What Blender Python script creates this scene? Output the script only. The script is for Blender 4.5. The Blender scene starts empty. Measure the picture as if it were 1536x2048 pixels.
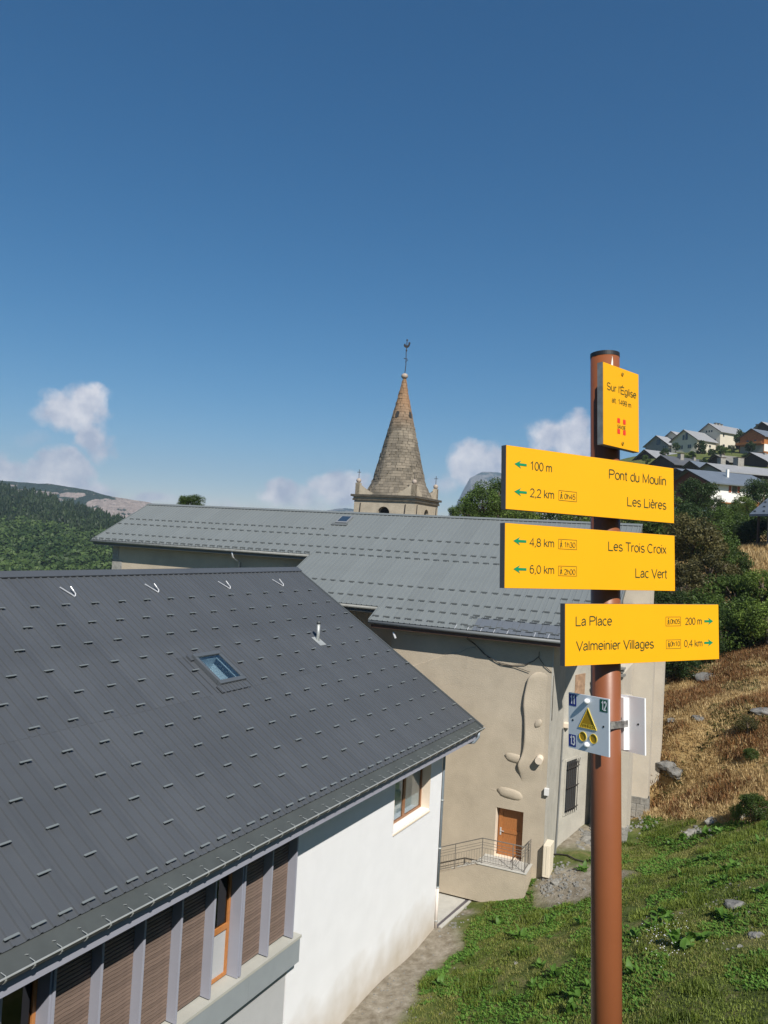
import bpy, bmesh, math, random
import numpy as np
from mathutils import Vector, Matrix, noise
random.seed(7); np.random.seed(7)
R = math.radians
sc = bpy.context.scene
COL = sc.collection

# ------------------------------------------------------------------ camera
FPX, ROLL, PITCH = 1560.0, math.atan(0.0553), R(1.81)
_F = Vector((0, math.cos(PITCH), math.sin(PITCH)))
_U0 = Vector((0, -math.sin(PITCH), math.cos(PITCH))); _R0 = Vector((1, 0, 0))
_RI = math.cos(ROLL)*_R0 + math.sin(ROLL)*_U0
_UI = -math.sin(ROLL)*_R0 + math.cos(ROLL)*_U0
cam = bpy.data.cameras.new('camera'); camo = bpy.data.objects.new('camera', cam); COL.objects.link(camo)
M = Matrix.Identity(4)
for i in range(3):
    M[i][0], M[i][1], M[i][2] = _RI[i], _UI[i], -_F[i]
camo.matrix_world = M
cam.sensor_fit = 'VERTICAL'; cam.sensor_height = 24.0; cam.lens = 24.0*FPX/2048
cam.clip_start = 0.05; cam.clip_end = 20000
sc.camera = camo

def ray(px, py):
    return (_F*FPX + _RI*(px-768) - _UI*(py-1024))/FPX
def at(px, py, Y):
    d = ray(px, py); return d*(Y/d.y)
def azel(px, py):
    d = ray(px, py).normalized(); return math.atan2(d.x, d.y), math.asin(d.z)

# ------------------------------------------------------------------ light
SUN_AZ, SUN_EL = 159.0, 43.5
sc.view_settings.view_transform = 'Standard'; sc.view_settings.look = 'None'
sc.view_settings.exposure = 0.32; sc.view_settings.gamma = 1.0; sc.view_settings.use_curve_mapping = False
sl = bpy.data.lights.new('sun', 'SUN'); sl.energy = 5.0; sl.angle = R(0.53); sl.color = (1.0, 0.945, 0.86)
so = bpy.data.objects.new('sun', sl); COL.objects.link(so)
sdir = Vector((math.sin(R(SUN_AZ))*math.cos(R(SUN_EL)), math.cos(R(SUN_AZ))*math.cos(R(SUN_EL)), math.sin(R(SUN_EL))))
so.rotation_euler = sdir.to_track_quat('Z', 'Y').to_euler()
SKY_STRENGTH = 0.07
HAZE_D = 0.00013

world = bpy.data.worlds.new('World'); sc.world = world; world.use_nodes = True
def build_world():
    nt = world.node_tree; N = nt.nodes; L = nt.links; N.clear()
    out = N.new('ShaderNodeOutputWorld'); bg = N.new('ShaderNodeBackground'); bg.inputs[1].default_value = SKY_STRENGTH
    L.new(bg.outputs[0], out.inputs[0])
    sky = N.new('ShaderNodeTexSky'); sky.sky_type = 'NISHITA'; sky.sun_disc = False
    sky.sun_elevation = R(SUN_EL); sky.sun_rotation = R(SUN_AZ); sky.altitude = 1500
    sky.air_density = 1.0; sky.dust_density = 0.1; sky.ozone_density = 2.5
    hs = N.new('ShaderNodeHueSaturation'); hs.inputs['Saturation'].default_value = 1.25; hs.inputs['Value'].default_value = 1.0
    L.new(sky.outputs[0], hs.inputs['Color'])
    sc_ = N.new('ShaderNodeSeparateColor'); cc_ = N.new('ShaderNodeCombineColor'); L.new(hs.outputs[0], sc_.inputs[0])
    for i, (g, k) in enumerate(((1.24, 1.02), (.92, .83), (.85, .86))):      # a camera's colour response to the clear sky
        a = N.new('ShaderNodeMath'); a.operation = 'MULTIPLY'; L.new(sc_.outputs[i], a.inputs[0]); a.inputs[1].default_value = .0874
        b = N.new('ShaderNodeMath'); b.operation = 'POWER'; L.new(a.outputs[0], b.inputs[0]); b.inputs[1].default_value = g
        c = N.new('ShaderNodeMath'); c.operation = 'MULTIPLY'; L.new(b.outputs[0], c.inputs[0]); c.inputs[1].default_value = k/.0874; L.new(c.outputs[0], cc_.inputs[i])
    def math_(op, a, b=None, c=None, clamp=False):
        m = N.new('ShaderNodeMath'); m.operation = op; m.use_clamp = clamp
        for i, v in enumerate((a, b, c)):
            if v is None: continue
            if isinstance(v, (int, float)): m.inputs[i].default_value = v
            else: L.new(v, m.inputs[i])
        return m.outputs[0]
    tc = N.new('ShaderNodeTexCoord'); sep = N.new('ShaderNodeSeparateXYZ'); L.new(tc.outputs['Generated'], sep.inputs[0])
    az = math_('ARCTAN2', sep.outputs[0], sep.outputs[1]); el = math_('ARCSINE', sep.outputs[2])
    def nz(scale, detail, rough=0.6):
        n = N.new('ShaderNodeTexNoise'); n.inputs['Scale'].default_value = scale; n.inputs['Detail'].default_value = detail
        n.inputs['Roughness'].default_value = rough; L.new(tc.outputs['Generated'], n.inputs['Vector']); return n
    nd = nz(16, 6, 0.6); sp = N.new('ShaderNodeSeparateXYZ'); L.new(nd.outputs['Color'], sp.inputs[0])
    azd = math_('ADD', az, math_('MULTIPLY', math_('SUBTRACT', sp.outputs[0], 0.5), 0.07))
    eld = math_('ADD', el, math_('MULTIPLY', math_('SUBTRACT', sp.outputs[1], 0.5), 0.05))
    blobs = [(150,822,62,44,1.0),(195,880,34,40,.75),(92,832,38,24,.5),(62,877,36,20,.3),(15,938,46,30,.8),(-120,950,90,50,.7),
        (122,948,60,42,1.0),(185,978,50,22,.6),(560,988,42,34,.9),(610,1000,60,30,.6),(680,985,60,40,.75),(310,1000,50,16,.5),
        (962,935,62,48,1.0),(1010,955,60,40,.8),(900,965,50,26,.45),(1125,868,66,40,.9),(1150,838,24,22,.5),(1165,893,52,30,.8),(1090,888,40,30,.6),
        (1800,980,160,60,.8),(-500,960,150,60,.8),(790,1010,80,30,.35),(440,1010,80,14,.3)]
    dens = None
    for (x, y, rx, ry, s) in blobs:
        a, e = azel(x, y)
        u = math_('DIVIDE', math_('SUBTRACT', azd, a), rx/FPX*1.25); v = math_('DIVIDE', math_('SUBTRACT', eld, e), ry/FPX*1.25)
        d2 = math_('ADD', math_('MULTIPLY', u, u), math_('MULTIPLY', v, v))
        b = math_('MULTIPLY', math_('SUBTRACT', 1.0, d2, clamp=True), s*1.25)
        dens = b if dens is None else math_('MAXIMUM', dens, b)
    nf = nz(42, 8, 0.62)
    k = math_('MULTIPLY', dens, math_('ADD', math_('MULTIPLY', nf.outputs['Fac'], 1.7), 0.1))
    mr = N.new('ShaderNodeMapRange'); mr.interpolation_type = 'SMOOTHSTEP'
    mr.inputs['From Min'].default_value = 0.12; mr.inputs['From Max'].default_value = 0.80; mr.inputs['To Max'].default_value = 0.92
    L.new(k, mr.inputs['Value'])
    ns = nz(30, 5, 0.55); cr = N.new('ShaderNodeValToRGB')
    cr.color_ramp.elements[0].position = 0.38; cr.color_ramp.elements[0].color = (5.6, 6.0, 7.4, 1)
    cr.color_ramp.elements[1].position = 0.66; cr.color_ramp.elements[1].color = (10.6, 10.3, 10.6, 1)
    L.new(ns.outputs['Fac'], cr.inputs[0])
    mx = N.new('ShaderNodeMix'); mx.data_type = 'RGBA'; L.new(mr.outputs[0], mx.inputs['Factor'])
    L.new(cc_.outputs[0], mx.inputs['A']); L.new(cr.outputs[0], mx.inputs['B'])
    L.new(mx.outputs['Result'], bg.inputs[0])
build_world()

# ------------------------------------------------------------------ materials
MATS = {}
def mat(name, col, rough=0.7, metal=0.0, var=0.0, vscale=3.0, bump=0.0, bscale=40.0, spec=0.5, col2=None, transl=0.0, detail=4, objrand=0.0, stretch=None):
    if name in MATS: return MATS[name]
    m = bpy.data.materials.new(name); m.use_nodes = True; nt = m.node_tree; N = nt.nodes; L = nt.links
    b = N['Principled BSDF']; b.inputs['Roughness'].default_value = rough; b.inputs['Metallic'].default_value = metal
    b.inputs['Specular IOR Level'].default_value = spec
    tc = N.new('ShaderNodeTexCoord'); src = tc.outputs['Object']
    if stretch:
        mp = N.new('ShaderNodeMapping'); mp.inputs['Scale'].default_value = stretch; L.new(src, mp.inputs[0]); src = mp.outputs[0]
    c = (*col, 1); colout = None
    if var > 0 or col2:
        n = N.new('ShaderNodeTexNoise'); n.inputs['Scale'].default_value = vscale; n.inputs['Detail'].default_value = detail; n.inputs['Roughness'].default_value = 0.65
        L.new(src, n.inputs['Vector'])
        r = N.new('ShaderNodeValToRGB'); r.color_ramp.elements[0].position = 0.3; r.color_ramp.elements[1].position = 0.7
        c2 = col2 or tuple(min(1, v*(1+var)) for v in col); c1 = col if col2 else tuple(v*(1-var) for v in col)
        r.color_ramp.elements[0].color = (*c1, 1); r.color_ramp.elements[1].color = (*c2, 1)
        L.new(n.outputs['Fac'], r.inputs[0]); colout = r.outputs[0]
    if objrand > 0:
        oi = N.new('ShaderNodeObjectInfo'); h = N.new('ShaderNodeHueSaturation')
        mr = N.new('ShaderNodeMapRange'); mr.inputs['To Min'].default_value = 1-objrand; mr.inputs['To Max'].default_value = 1+objrand
        L.new(oi.outputs['Random'], mr.inputs['Value']); L.new(mr.outputs[0], h.inputs['Value'])
        if colout: L.new(colout, h.inputs['Color'])
        else: h.inputs['Color'].default_value = c
        colout = h.outputs[0]
    if colout: L.new(colout, b.inputs['Base Color'])
    else: b.inputs['Base Color'].default_value = c
    if bump > 0:
        n2 = N.new('ShaderNodeTexNoise'); n2.inputs['Scale'].default_value = bscale; n2.inputs['Detail'].default_value = 5; L.new(src, n2.inputs['Vector'])
        bp = N.new('ShaderNodeBump'); bp.inputs['Strength'].default_value = bump; bp.inputs['Distance'].default_value = 0.02
        L.new(n2.outputs['Fac'], bp.inputs['Height']); L.new(bp.outputs[0], b.inputs['Normal'])
    if transl > 0:
        tr = N.new('ShaderNodeBsdfTranslucent'); ms = N.new('ShaderNodeMixShader'); ms.inputs[0].default_value = transl
        if colout: L.new(colout, tr.inputs[0])
        else: tr.inputs[0].default_value = c
        L.new(b.outputs[0], ms.inputs[1]); L.new(tr.outputs[0], ms.inputs[2]); L.new(ms.outputs[0], N['Material Output'].inputs[0])
    MATS[name] = m; return m

def glass_mat(name, tint=(0.75, 0.82, 0.85), base=0.12):
    m = bpy.data.materials.new(name); m.use_nodes = True; nt = m.node_tree; N = nt.nodes; L = nt.links; N.remove(N['Principled BSDF'])
    t = N.new('ShaderNodeBsdfTransparent'); t.inputs[0].default_value = (*tint, 1)
    g = N.new('ShaderNodeBsdfGlossy'); g.inputs['Roughness'].default_value = 0.02
    f = N.new('ShaderNodeLayerWeight'); f.inputs[0].default_value = .5; p_ = N.new('ShaderNodeMath'); p_.operation = 'POWER'; p_.inputs[1].default_value = 3.0; L.new(f.outputs['Facing'], p_.inputs[0])
    a = N.new('ShaderNodeMath'); a.operation = 'MULTIPLY_ADD'; a.use_clamp = True; a.inputs[1].default_value = .6
    a.inputs[2].default_value = base; L.new(p_.outputs[0], a.inputs[0])
    ms = N.new('ShaderNodeMixShader'); L.new(a.outputs[0], ms.inputs[0]); L.new(t.outputs[0], ms.inputs[1]); L.new(g.outputs[0], ms.inputs[2])
    L.new(ms.outputs[0], N['Material Output'].inputs[0]); return m

def leaf_mat(name, c1, c2, objrand=0.15, scale=0.6):
    m = bpy.data.materials.new(name); m.use_nodes = True; nt = m.node_tree; N = nt.nodes; L = nt.links
    b = N['Principled BSDF']; b.inputs['Roughness'].default_value = 0.55; b.inputs['Specular IOR Level'].default_value = 0.3
    g = N.new('ShaderNodeNewGeometry'); n = N.new('ShaderNodeTexNoise'); n.inputs['Scale'].default_value = scale; n.inputs['Detail'].default_value = 4
    L.new(g.outputs['Position'], n.inputs['Vector'])
    ad = N.new('ShaderNodeMath'); ad.operation = 'MULTIPLY_ADD'; L.new(g.outputs['Random Per Island'], ad.inputs[0]); ad.inputs[1].default_value = 0.55
    sb = N.new('ShaderNodeMath'); sb.operation = 'MULTIPLY_ADD'; L.new(n.outputs['Fac'], sb.inputs[0]); sb.inputs[1].default_value = 1.5; sb.inputs[2].default_value = -0.5
    L.new(sb.outputs[0], ad.inputs[2])
    r = N.new('ShaderNodeValToRGB'); r.color_ramp.elements[0].color = (*c1, 1); r.color_ramp.elements[1].color = (*c2, 1)
    r.color_ramp.elements[0].position = 0.15; r.color_ramp.elements[1].position = 0.95
    L.new(ad.outputs[0], r.inputs[0])
    oi = N.new('ShaderNodeObjectInfo'); h = N.new('ShaderNodeHueSaturation'); mr = N.new('ShaderNodeMapRange')
    mr.inputs['To Min'].default_value = 1-objrand; mr.inputs['To Max'].default_value = 1+objrand
    L.new(oi.outputs['Random'], mr.inputs['Value']); L.new(mr.outputs[0], h.inputs['Value']); L.new(r.outputs[0], h.inputs['Color'])
    L.new(h.outputs[0], b.inputs['Base Color'])
    tr = N.new('ShaderNodeBsdfTranslucent'); ms = N.new('ShaderNodeMixShader'); ms.inputs[0].default_value = 0.3
    L.new(h.outputs[0], tr.inputs[0]); L.new(b.outputs[0], ms.inputs[1]); L.new(tr.outputs[0], ms.inputs[2]); L.new(ms.outputs[0], N['Material Output'].inputs[0])
    return m

# ------------------------------------------------------------------ mesh helpers
class MB:
    def __init__(s): s.v = []; s.f = []
    def add(s, vs, fs):
        o = len(s.v); s.v += [tuple(v) for v in vs]; s.f += [tuple(i+o for i in f) for f in fs]; return s
    def box(s, x0, x1, y0, y1, z0, z1):
        vs = [(x, y, z) for z in (z0, z1) for x, y in ((x0, y0), (x1, y0), (x1, y1), (x0, y1))]
        return s.add(vs, [(3,2,1,0),(4,5,6,7),(0,1,5,4),(1,2,6,5),(2,3,7,6),(3,0,4,7)])
    def obox(s, c, a, b, d):
        c, a, b, d = Vector(c), Vector(a), Vector(b), Vector(d)
        vs = [c+i*a+j*b+k*d for k in (-1, 1) for i, j in ((-1,-1),(1,-1),(1,1),(-1,1))]
        fs = [(3,2,1,0),(4,5,6,7),(0,1,5,4),(1,2,6,5),(2,3,7,6),(3,0,4,7)]
        if a.cross(b).dot(d) < 0: fs = [f[::-1] for f in fs]
        return s.add(vs, fs)
    def prism(s, poly, ext):
        ext = Vector(ext); n = len(poly); vs = [Vector(p) for p in poly]; vs = vs+[v+ext for v in vs]
        nrm = Vector((0, 0, 0))
        for i in range(n): nrm += Vector(poly[i]).cross(Vector(poly[(i+1) % n]))
        fl = nrm.dot(ext) > 0
        a = tuple(range(n)); fs = [a[::-1] if fl else a, tuple(i+n for i in (a if fl else a[::-1]))]
        for i in range(n):
            j = (i+1) % n; q = (i, j, j+n, i+n); fs.append(q if fl else q[::-1])
        return s.add(vs, fs)
    def tube(s, pts, r, n=8, caps=True, r2=None):
        pts = [Vector(p) for p in pts]; rings = []; prev = None
        for i, p in enumerate(pts):
            t = ((pts[min(i+1, len(pts)-1)]-p).normalized()+(p-pts[max(i-1, 0)]).normalized())
            if t.length < 1e-6: t = Vector((0, 0, 1))
            t.normalize()
            if prev is None: a = t.orthogonal().normalized()
            else: a = (prev - t*prev.dot(t)).normalized()
            prev = a; b = t.cross(a); rr = r if r2 is None else r+(r2-r)*i/(len(pts)-1)
            rings.append([p+rr*(a*math.cos(2*math.pi*k/n)+b*math.sin(2*math.pi*k/n)) for k in range(n)])
        vs = [v for g in rings for v in g]; fs = []
        for i in range(len(pts)-1):
            for k in range(n):
                k2 = (k+1) % n; fs.append((i*n+k, i*n+k2, (i+1)*n+k2, (i+1)*n+k))
        if caps: fs += [tuple(range(n))[::-1], tuple((len(pts)-1)*n+k for k in range(n))]
        return s.add(vs, fs)
    def ball(s, c, r, seg=10, rings=6, sz=1.0):
        c = Vector(c); vs = [c+Vector((0, 0, r*sz))]
        for i in range(1, rings):
            th = math.pi*i/rings
            for k in range(seg):
                ph = 2*math.pi*k/seg; vs.append(c+Vector((r*math.sin(th)*math.cos(ph), r*math.sin(th)*math.sin(ph), r*sz*math.cos(th))))
        vs.append(c-Vector((0, 0, r*sz))); fs = []; last = len(vs)-1
        for k in range(seg):
            k2 = (k+1) % seg; fs.append((0, 1+k, 1+k2)); o = 1+(rings-2)*seg; fs.append((last, o+k2, o+k))
            for i in range(rings-2):
                a = 1+i*seg; fs.append((a+k, a+seg+k, a+seg+k2, a+k2))
        return s.add(vs, fs)
    def mesh(s, name, m, smooth=False):
        me = bpy.data.meshes.new(name); me.from_pydata(s.v, [], s.f); me.update()
        if m: me.materials.append(m)
        if smooth: me.polygons.foreach_set('use_smooth', [True]*len(me.polygons))
        return me
    def build(s, name, m, parent=None, smooth=False, bevel=0):
        return obj(name, s.mesh(name, m, smooth), parent, bevel)
def obj(name, me, parent=None, bevel=0):
    o = bpy.data.objects.new(name, me); COL.objects.link(o)
    if parent: o.parent = parent
    if bevel:
        b = o.modifiers.new('bevel', 'BEVEL'); b.width = bevel; b.segments = 2; b.limit_method = 'ANGLE'
    return o
def tag(o, label=None, cat=None, group=None, kind=None):
    if label: o['label'] = label
    if cat: o['category'] = cat
    if group: o['group'] = group
    if kind: o['kind'] = kind
    return o
def empty(name, loc=(0,0,0), rz=0.0, label=None, cat=None, group=None):
    o = bpy.data.objects.new(name, None); COL.objects.link(o); o.location = loc; o.rotation_euler = (0, 0, rz); o.empty_display_size = 0.2
    return tag(o, label, cat, group)
def npmesh(name, V, Fq, m, smooth=False):
    me = bpy.data.meshes.new(name); V = np.asarray(V, dtype=np.float32); Fq = np.asarray(Fq, dtype=np.int32); k = Fq.shape[1]
    me.vertices.add(len(V)); me.vertices.foreach_set('co', V.ravel()); me.loops.add(Fq.size); me.loops.foreach_set('vertex_index', Fq.ravel())
    me.polygons.add(len(Fq)); me.polygons.foreach_set('loop_start', np.arange(0, Fq.size, k, dtype=np.int32)); me.polygons.foreach_set('loop_total', np.full(len(Fq), k, dtype=np.int32))
    if smooth: me.polygons.foreach_set('use_smooth', np.ones(len(Fq), dtype=bool))
    me.update(calc_edges=True); me.validate()
    if m: me.materials.append(m)
    return me

# ------------------------------------------------------------------ ground
K = 1.09                                    # size of the near building, metres per measured unit
BO = Vector((2.517, 27.357, -13.4))*K; BAZ = R(28.46)
CO = Vector((7.2, 32.0, -13.11)); CAZ = R(24)
def gp(px, py, Y): p = at(px, py, Y); return (p.x, p.y, p.z)
def bl(n, t, z=0):
    return (BO.x+n*math.cos(BAZ)+t*math.sin(BAZ), BO.y-n*math.sin(BAZ)+t*math.cos(BAZ), BO.z+z)
CTRL = [bl(0, -30), bl(0, -22), bl(0, -16), bl(0, -9), bl(0, -4), bl(0, 0), bl(1.5, -8), bl(1.2, -2), bl(-8, 3), bl(-8, 8), bl(-14, -20), bl(0, 3.5),
 gp(1048,1806,30.8), (6.9,30.7,-13.7), (7.7,31.6,-13.1), gp(1180,1655,36.0), gp(1247,1698,34.4), gp(1294,1627,38.4), gp(1317,1597,40.3),
 gp(1000,2048,21.6), gp(1250,2048,18.5), gp(1536,2048,16.5), gp(1250,1850,24.5), gp(1536,1850,21.5), gp(1000,1900,26.6), gp(1120,1850,27.3),
 gp(1400,1700,31), gp(1536,1700,28), gp(1350,1620,36.5), gp(1450,1500,39), gp(1536,1500,37), gp(1345,1500,41), gp(1450,1400,44), gp(1345,1400,47), gp(1536,1330,47),
 gp(1345,1330,54), gp(1536,1112,80), gp(1400,1150,75), gp(1620,1120,70), gp(1450,1005,180), gp(1536,965,210), gp(1350,968,210), gp(1320,912,300), gp(1480,903,345), gp(1536,880,355), gp(1296,908,345),
 gp(1440,1092,105), gp(1500,1088,108), gp(1450,1066,135), gp(1350,1060,135), gp(1150,1045,200), gp(1000,1062,150), gp(1100,1090,100), gp(1700,1500,35), gp(1700,1330,45), gp(1800,900,300), gp(1800,1000,150),
 (-8,70,-13), (-30,60,-16), (-60,110,-30), (0,130,-14), (-30,200,-40), (-150,150,-52), (-60,30,-30), (20,62,-11), (60,300,18), (-60,350,-50), (-200,400,-55),
 (0,0,-1.65), (-3,-1,-1.65), (4,1,-1.6), (0,-10,-1.5), (.7,2.4,-2.3), (.5,5,-4.9), (2,10,-8.6), (6,7,-5.0), (12,6,-3.0), (-8,4,-9), (-14,0,-12), (25,5,-1.0), (25,20,-5.5), (40,40,-2.0), (45,70,3), (-10,-20,-2), (20,-20,0), (60,0,6),
 (150,450,50), (250,300,75), (180,150,30), (100,60,14), (100,560,35), (300,600,60), (0,600,-20), (200,-50,30)]
CP = np.array(CTRL, dtype=float)
def _phi(d2): return np.where(d2 > 1e-9, 0.5*d2*np.log(d2+1e-12), 0.0)
_S = 100.0; _P = CP[:, :2]/_S; _n = len(CP)
_K = _phi(((_P[:, None]-_P[None])**2).sum(-1)) + np.eye(_n)*2e-6
_A = np.block([[_K, np.c_[np.ones(_n), _P]], [np.c_[np.ones(_n), _P].T, np.zeros((3, 3))]])
_W = np.linalg.solve(_A, np.r_[CP[:, 2], 0, 0, 0])
def height(X, Y):
    X = np.atleast_1d(np.asarray(X, float)); Y = np.atleast_1d(np.asarray(Y, float)); sh = X.shape
    Q = np.c_[X.ravel(), Y.ravel()]/_S; out = np.empty(len(Q))
    for i in range(0, len(Q), 20000):
        q = Q[i:i+20000]; out[i:i+20000] = _phi(((q[:, None]-_P[None])**2).sum(-1))@_W[:_n]+_W[_n]+q@_W[_n+1:]
    return out.reshape(sh)
def vnoise(X, Y, s, seed=0):
    # smooth value noise
    X = np.asarray(X)/s+seed*17.3; Y = np.asarray(Y)/s-seed*9.1
    xi = np.floor(X).astype(int); yi = np.floor(Y).astype(int); fx = X-xi; fy = Y-yi
    fx = fx*fx*(3-2*fx); fy = fy*fy*(3-2*fy)
    def h(a, b):
        n = (a*374761393+b*668265263+seed*144665) & 0x7fffffff; n = ((n ^ (n >> 13))*1274126177) & 0x7fffffff; return ((n ^ (n >> 16)) & 0xffff)/65535.0
    return (h(xi, yi)*(1-fx)+h(xi+1, yi)*fx)*(1-fy)+(h(xi, yi+1)*(1-fx)+h(xi+1, yi+1)*fx)*fy
def fbm(X, Y, s, seed=0, oc=4):
    o = 0; a = 1; t = 0
    for i in range(oc): o = o+a*vnoise(X, Y, s/2**i, seed+i); t += a; a *= .5
    return o/t
def nt_of(X, Y):                                # distance out from the white wall, distance along it
    dx = X-BO.x; dy = Y-BO.y; return dx*math.cos(BAZ)-dy*math.sin(BAZ), dx*math.sin(BAZ)+dy*math.cos(BAZ)
def ch_of(X, Y):
    dx = X-CO.x; dy = Y-CO.y; return dx*math.cos(CAZ)-dy*math.sin(CAZ), dx*math.sin(CAZ)+dy*math.cos(CAZ)
def bumps(X, Y):
    n, t = nt_of(X, Y); f = np.clip((n-0.8)/3, 0, 1)
    far = np.clip((Y-30)/12, 0, 1)
    return f*((fbm(X, Y, 2.6, 3)-.5)*.30 + (fbm(X, Y, .7, 9, 3)-.5)*.12) + f*far*((fbm(X, Y, 3.0, 21)-.5)*.9)*(Y < 120)
def ground_z(X, Y): return height(X, Y)+bumps(np.asarray(X, float), np.asarray(Y, float))
def dryness(X, Y):
    # dry bank beyond a line running up to the right of the church
    e = (Y-36.3)+(X-13)*1.5+(fbm(X, Y, 5, 5)-.5)*6
    return np.clip(e/2.5, 0, 1)*np.clip((128-Y)/12, 0, 1)
def graded(vals):
    out = []
    for a, b, st in vals: out += list(np.arange(a, b, st))
    return np.array(out+[vals[-1][1]])
gx = graded([(-420,-60,20),(-60,-12,4),(-12,-2,1),(-2,32,.25),(32,60,1),(60,120,4),(120,520,20)])
gy = graded([(-60,-4,4),(-4,12,.8),(12,50,.25),(50,90,1),(90,200,4),(200,680,14)])
GX, GY = np.meshgrid(gx, gy); GZ = ground_z(GX, GY)
nx, ny = len(gx), len(gy); idx = np.arange(nx*ny).reshape(ny, nx)
FQ = np.stack([idx[:-1, :-1], idx[:-1, 1:], idx[1:, 1:], idx[1:, :-1]], -1).reshape(-1, 4)
def ground_mat():
    m = bpy.data.materials.new('ground_soil'); m.use_nodes = True; nt = m.node_tree; N = nt.nodes; L = nt.links; b = N['Principled BSDF']
    b.inputs['Roughness'].default_value = 0.95; b.inputs['Specular IOR Level'].default_value = 0.1
    tc = N.new('ShaderNodeTexCoord')
    def nz(s, d=6):
        n = N.new('ShaderNodeTexNoise'); n.inputs['Scale'].default_value = s; n.inputs['Detail'].default_value = d; n.inputs['Roughness'].default_value = .7; L.new(tc.outputs['Object'], n.inputs['Vector']); return n.outputs['Fac']
    def ramp(f, *cs):
        r = N.new('ShaderNodeValToRGB'); e = r.color_ramp.elements
        while len(e) < len(cs): e.new(0.5)
        for i, (p, c) in enumerate(cs): e[i].position = p; e[i].color = (*c, 1)
        L.new(f, r.inputs[0]); return r.outputs[0]
    def mix(f, a, c):
        x = N.new('ShaderNodeMix'); x.data_type = 'RGBA'; L.new(f, x.inputs['Factor']); L.new(a, x.inputs['A']); L.new(c, x.inputs['B']); return x.outputs['Result']
    green = ramp(nz(1.3), (.3, (.05,.075,.016)), (.5, (.10,.125,.035)), (.72, (.22,.18,.09)))
    dry = ramp(nz(1.8), (.3, (.14,.08,.035)), (.5, (.36,.25,.11)), (.7, (.50,.38,.19)))
    bare = ramp(nz(3.0), (.3, (.15,.125,.09)), (.55, (.27,.24,.19)), (.75, (.38,.35,.30)))
    a1 = N.new('ShaderNodeAttribute'); a1.attribute_name = 'dry'; a2 = N.new('ShaderNodeAttribute'); a2.attribute_name = 'bare'
    c = mix(a1.outputs['Fac'], green, dry); c = mix(a2.outputs['Fac'], c, bare); L.new(c, b.inputs['Base Color'])
    bp = N.new('ShaderNodeBump'); bp.inputs['Strength'].default_value = .8; bp.inputs['Distance'].default_value = .06; L.new(nz(9), bp.inputs['Height']); L.new(bp.outputs[0], b.inputs['Normal'])
    return m
def bareness(X, Y):
    n, t = nt_of(X, Y); x, y = ch_of(X, Y)
    b = np.clip((1.3-n+(fbm(X, Y, 2, 31)-.5)*2.2)/.6, 0, 1)*(t < 2)*(n > -2)
    d = np.hypot(X-8.3, Y-30.3); b2 = np.clip((2.0-d+(fbm(X, Y, 1.2, 33)-.5)*2)/.7, 0, 1)
    d = np.hypot((X-9.8)*.8, Y-35.0); b3 = np.clip((1.3-d+(fbm(X, Y, 1.2, 37)-.5)*2)/.7, 0, 1)
    return np.maximum(np.maximum(b, b2), b3)
gme = npmesh('ground', np.c_[GX.ravel(), GY.ravel(), GZ.ravel()], FQ, ground_mat(), True)
for nm, arr in (('dry', dryness(GX, GY)), ('bare', bareness(GX, GY))):
    at_ = gme.attributes.new(nm, 'FLOAT', 'POINT'); at_.data.foreach_set('value', arr.ravel().astype(np.float32))
tag(obj('ground', gme), kind='structure')
MB().add([(-3200,-55,-58),(3200,-55,-58),(3200,5500,-58),(-3200,5500,-58)], [(0,1,2,3)]).build('valley_floor', mat('valley', (.05,.07,.03), 1, var=.4, vscale=.01))
tag(bpy.data.objects['valley_floor'], kind='structure')
#PART2
# ------------------------------------------------------------------ colours
m_white = mat('white_render', (.78,.79,.81), .9, var=.03, vscale=1.2, bump=.35, bscale=60, spec=.2)
def add_base_dirt(m, h=1.6):
    nt = m.node_tree; N = nt.nodes; L = nt.links; b = N['Principled BSDF']; prev = b.inputs['Base Color'].links[0].from_socket
    tc = N.new('ShaderNodeTexCoord'); sp = N.new('ShaderNodeSeparateXYZ'); L.new(tc.outputs['Object'], sp.inputs[0])
    n = N.new('ShaderNodeTexNoise'); n.inputs['Scale'].default_value = 1.1; n.inputs['Detail'].default_value = 5; L.new(tc.outputs['Object'], n.inputs['Vector'])
    a = N.new('ShaderNodeMath'); a.operation = 'MULTIPLY_ADD'; L.new(n.outputs['Fac'], a.inputs[0]); a.inputs[1].default_value = -1.8; L.new(sp.outputs[2], a.inputs[2])
    mr = N.new('ShaderNodeMapRange'); mr.inputs['From Min'].default_value = -1.0; mr.inputs['From Max'].default_value = h-.9; mr.inputs['To Min'].default_value = .75; mr.inputs['To Max'].default_value = 0; L.new(a.outputs[0], mr.inputs['Value'])
    mx = N.new('ShaderNodeMix'); mx.data_type = 'RGBA'; L.new(mr.outputs[0], mx.inputs['Factor']); L.new(prev, mx.inputs['A']); mx.inputs['B'].default_value = (.40,.33,.23,1); L.new(mx.outputs['Result'], b.inputs['Base Color'])
add_base_dirt(m_white)
m_cream = mat('cream_reveal', (.72,.62,.50), .8, var=.04, vscale=3)
m_greyr = mat('grey_render', (.42,.43,.44), .9, var=.04, vscale=2, bump=.3, bscale=60)
m_sheet = mat('dark_steel_sheet', (.072,.079,.088), .42, metal=.0, var=.07, vscale=.7, bump=.04, bscale=5, spec=.5, objrand=.05)
m_stop = mat('snow_stop_steel', (.17,.19,.19), .4, spec=.6)
m_dark = mat('dark_metal', (.07,.078,.08), .5)
m_flash = mat('eave_flashing', (.06,.068,.066), .6, var=.15, vscale=1.5)
m_zinc = mat('zinc', (.40,.42,.41), .45, metal=.3, var=.12, vscale=3)
m_fascia = mat('lavender_grey_board', (.30,.31,.37), .6, var=.03, vscale=2)
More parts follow.
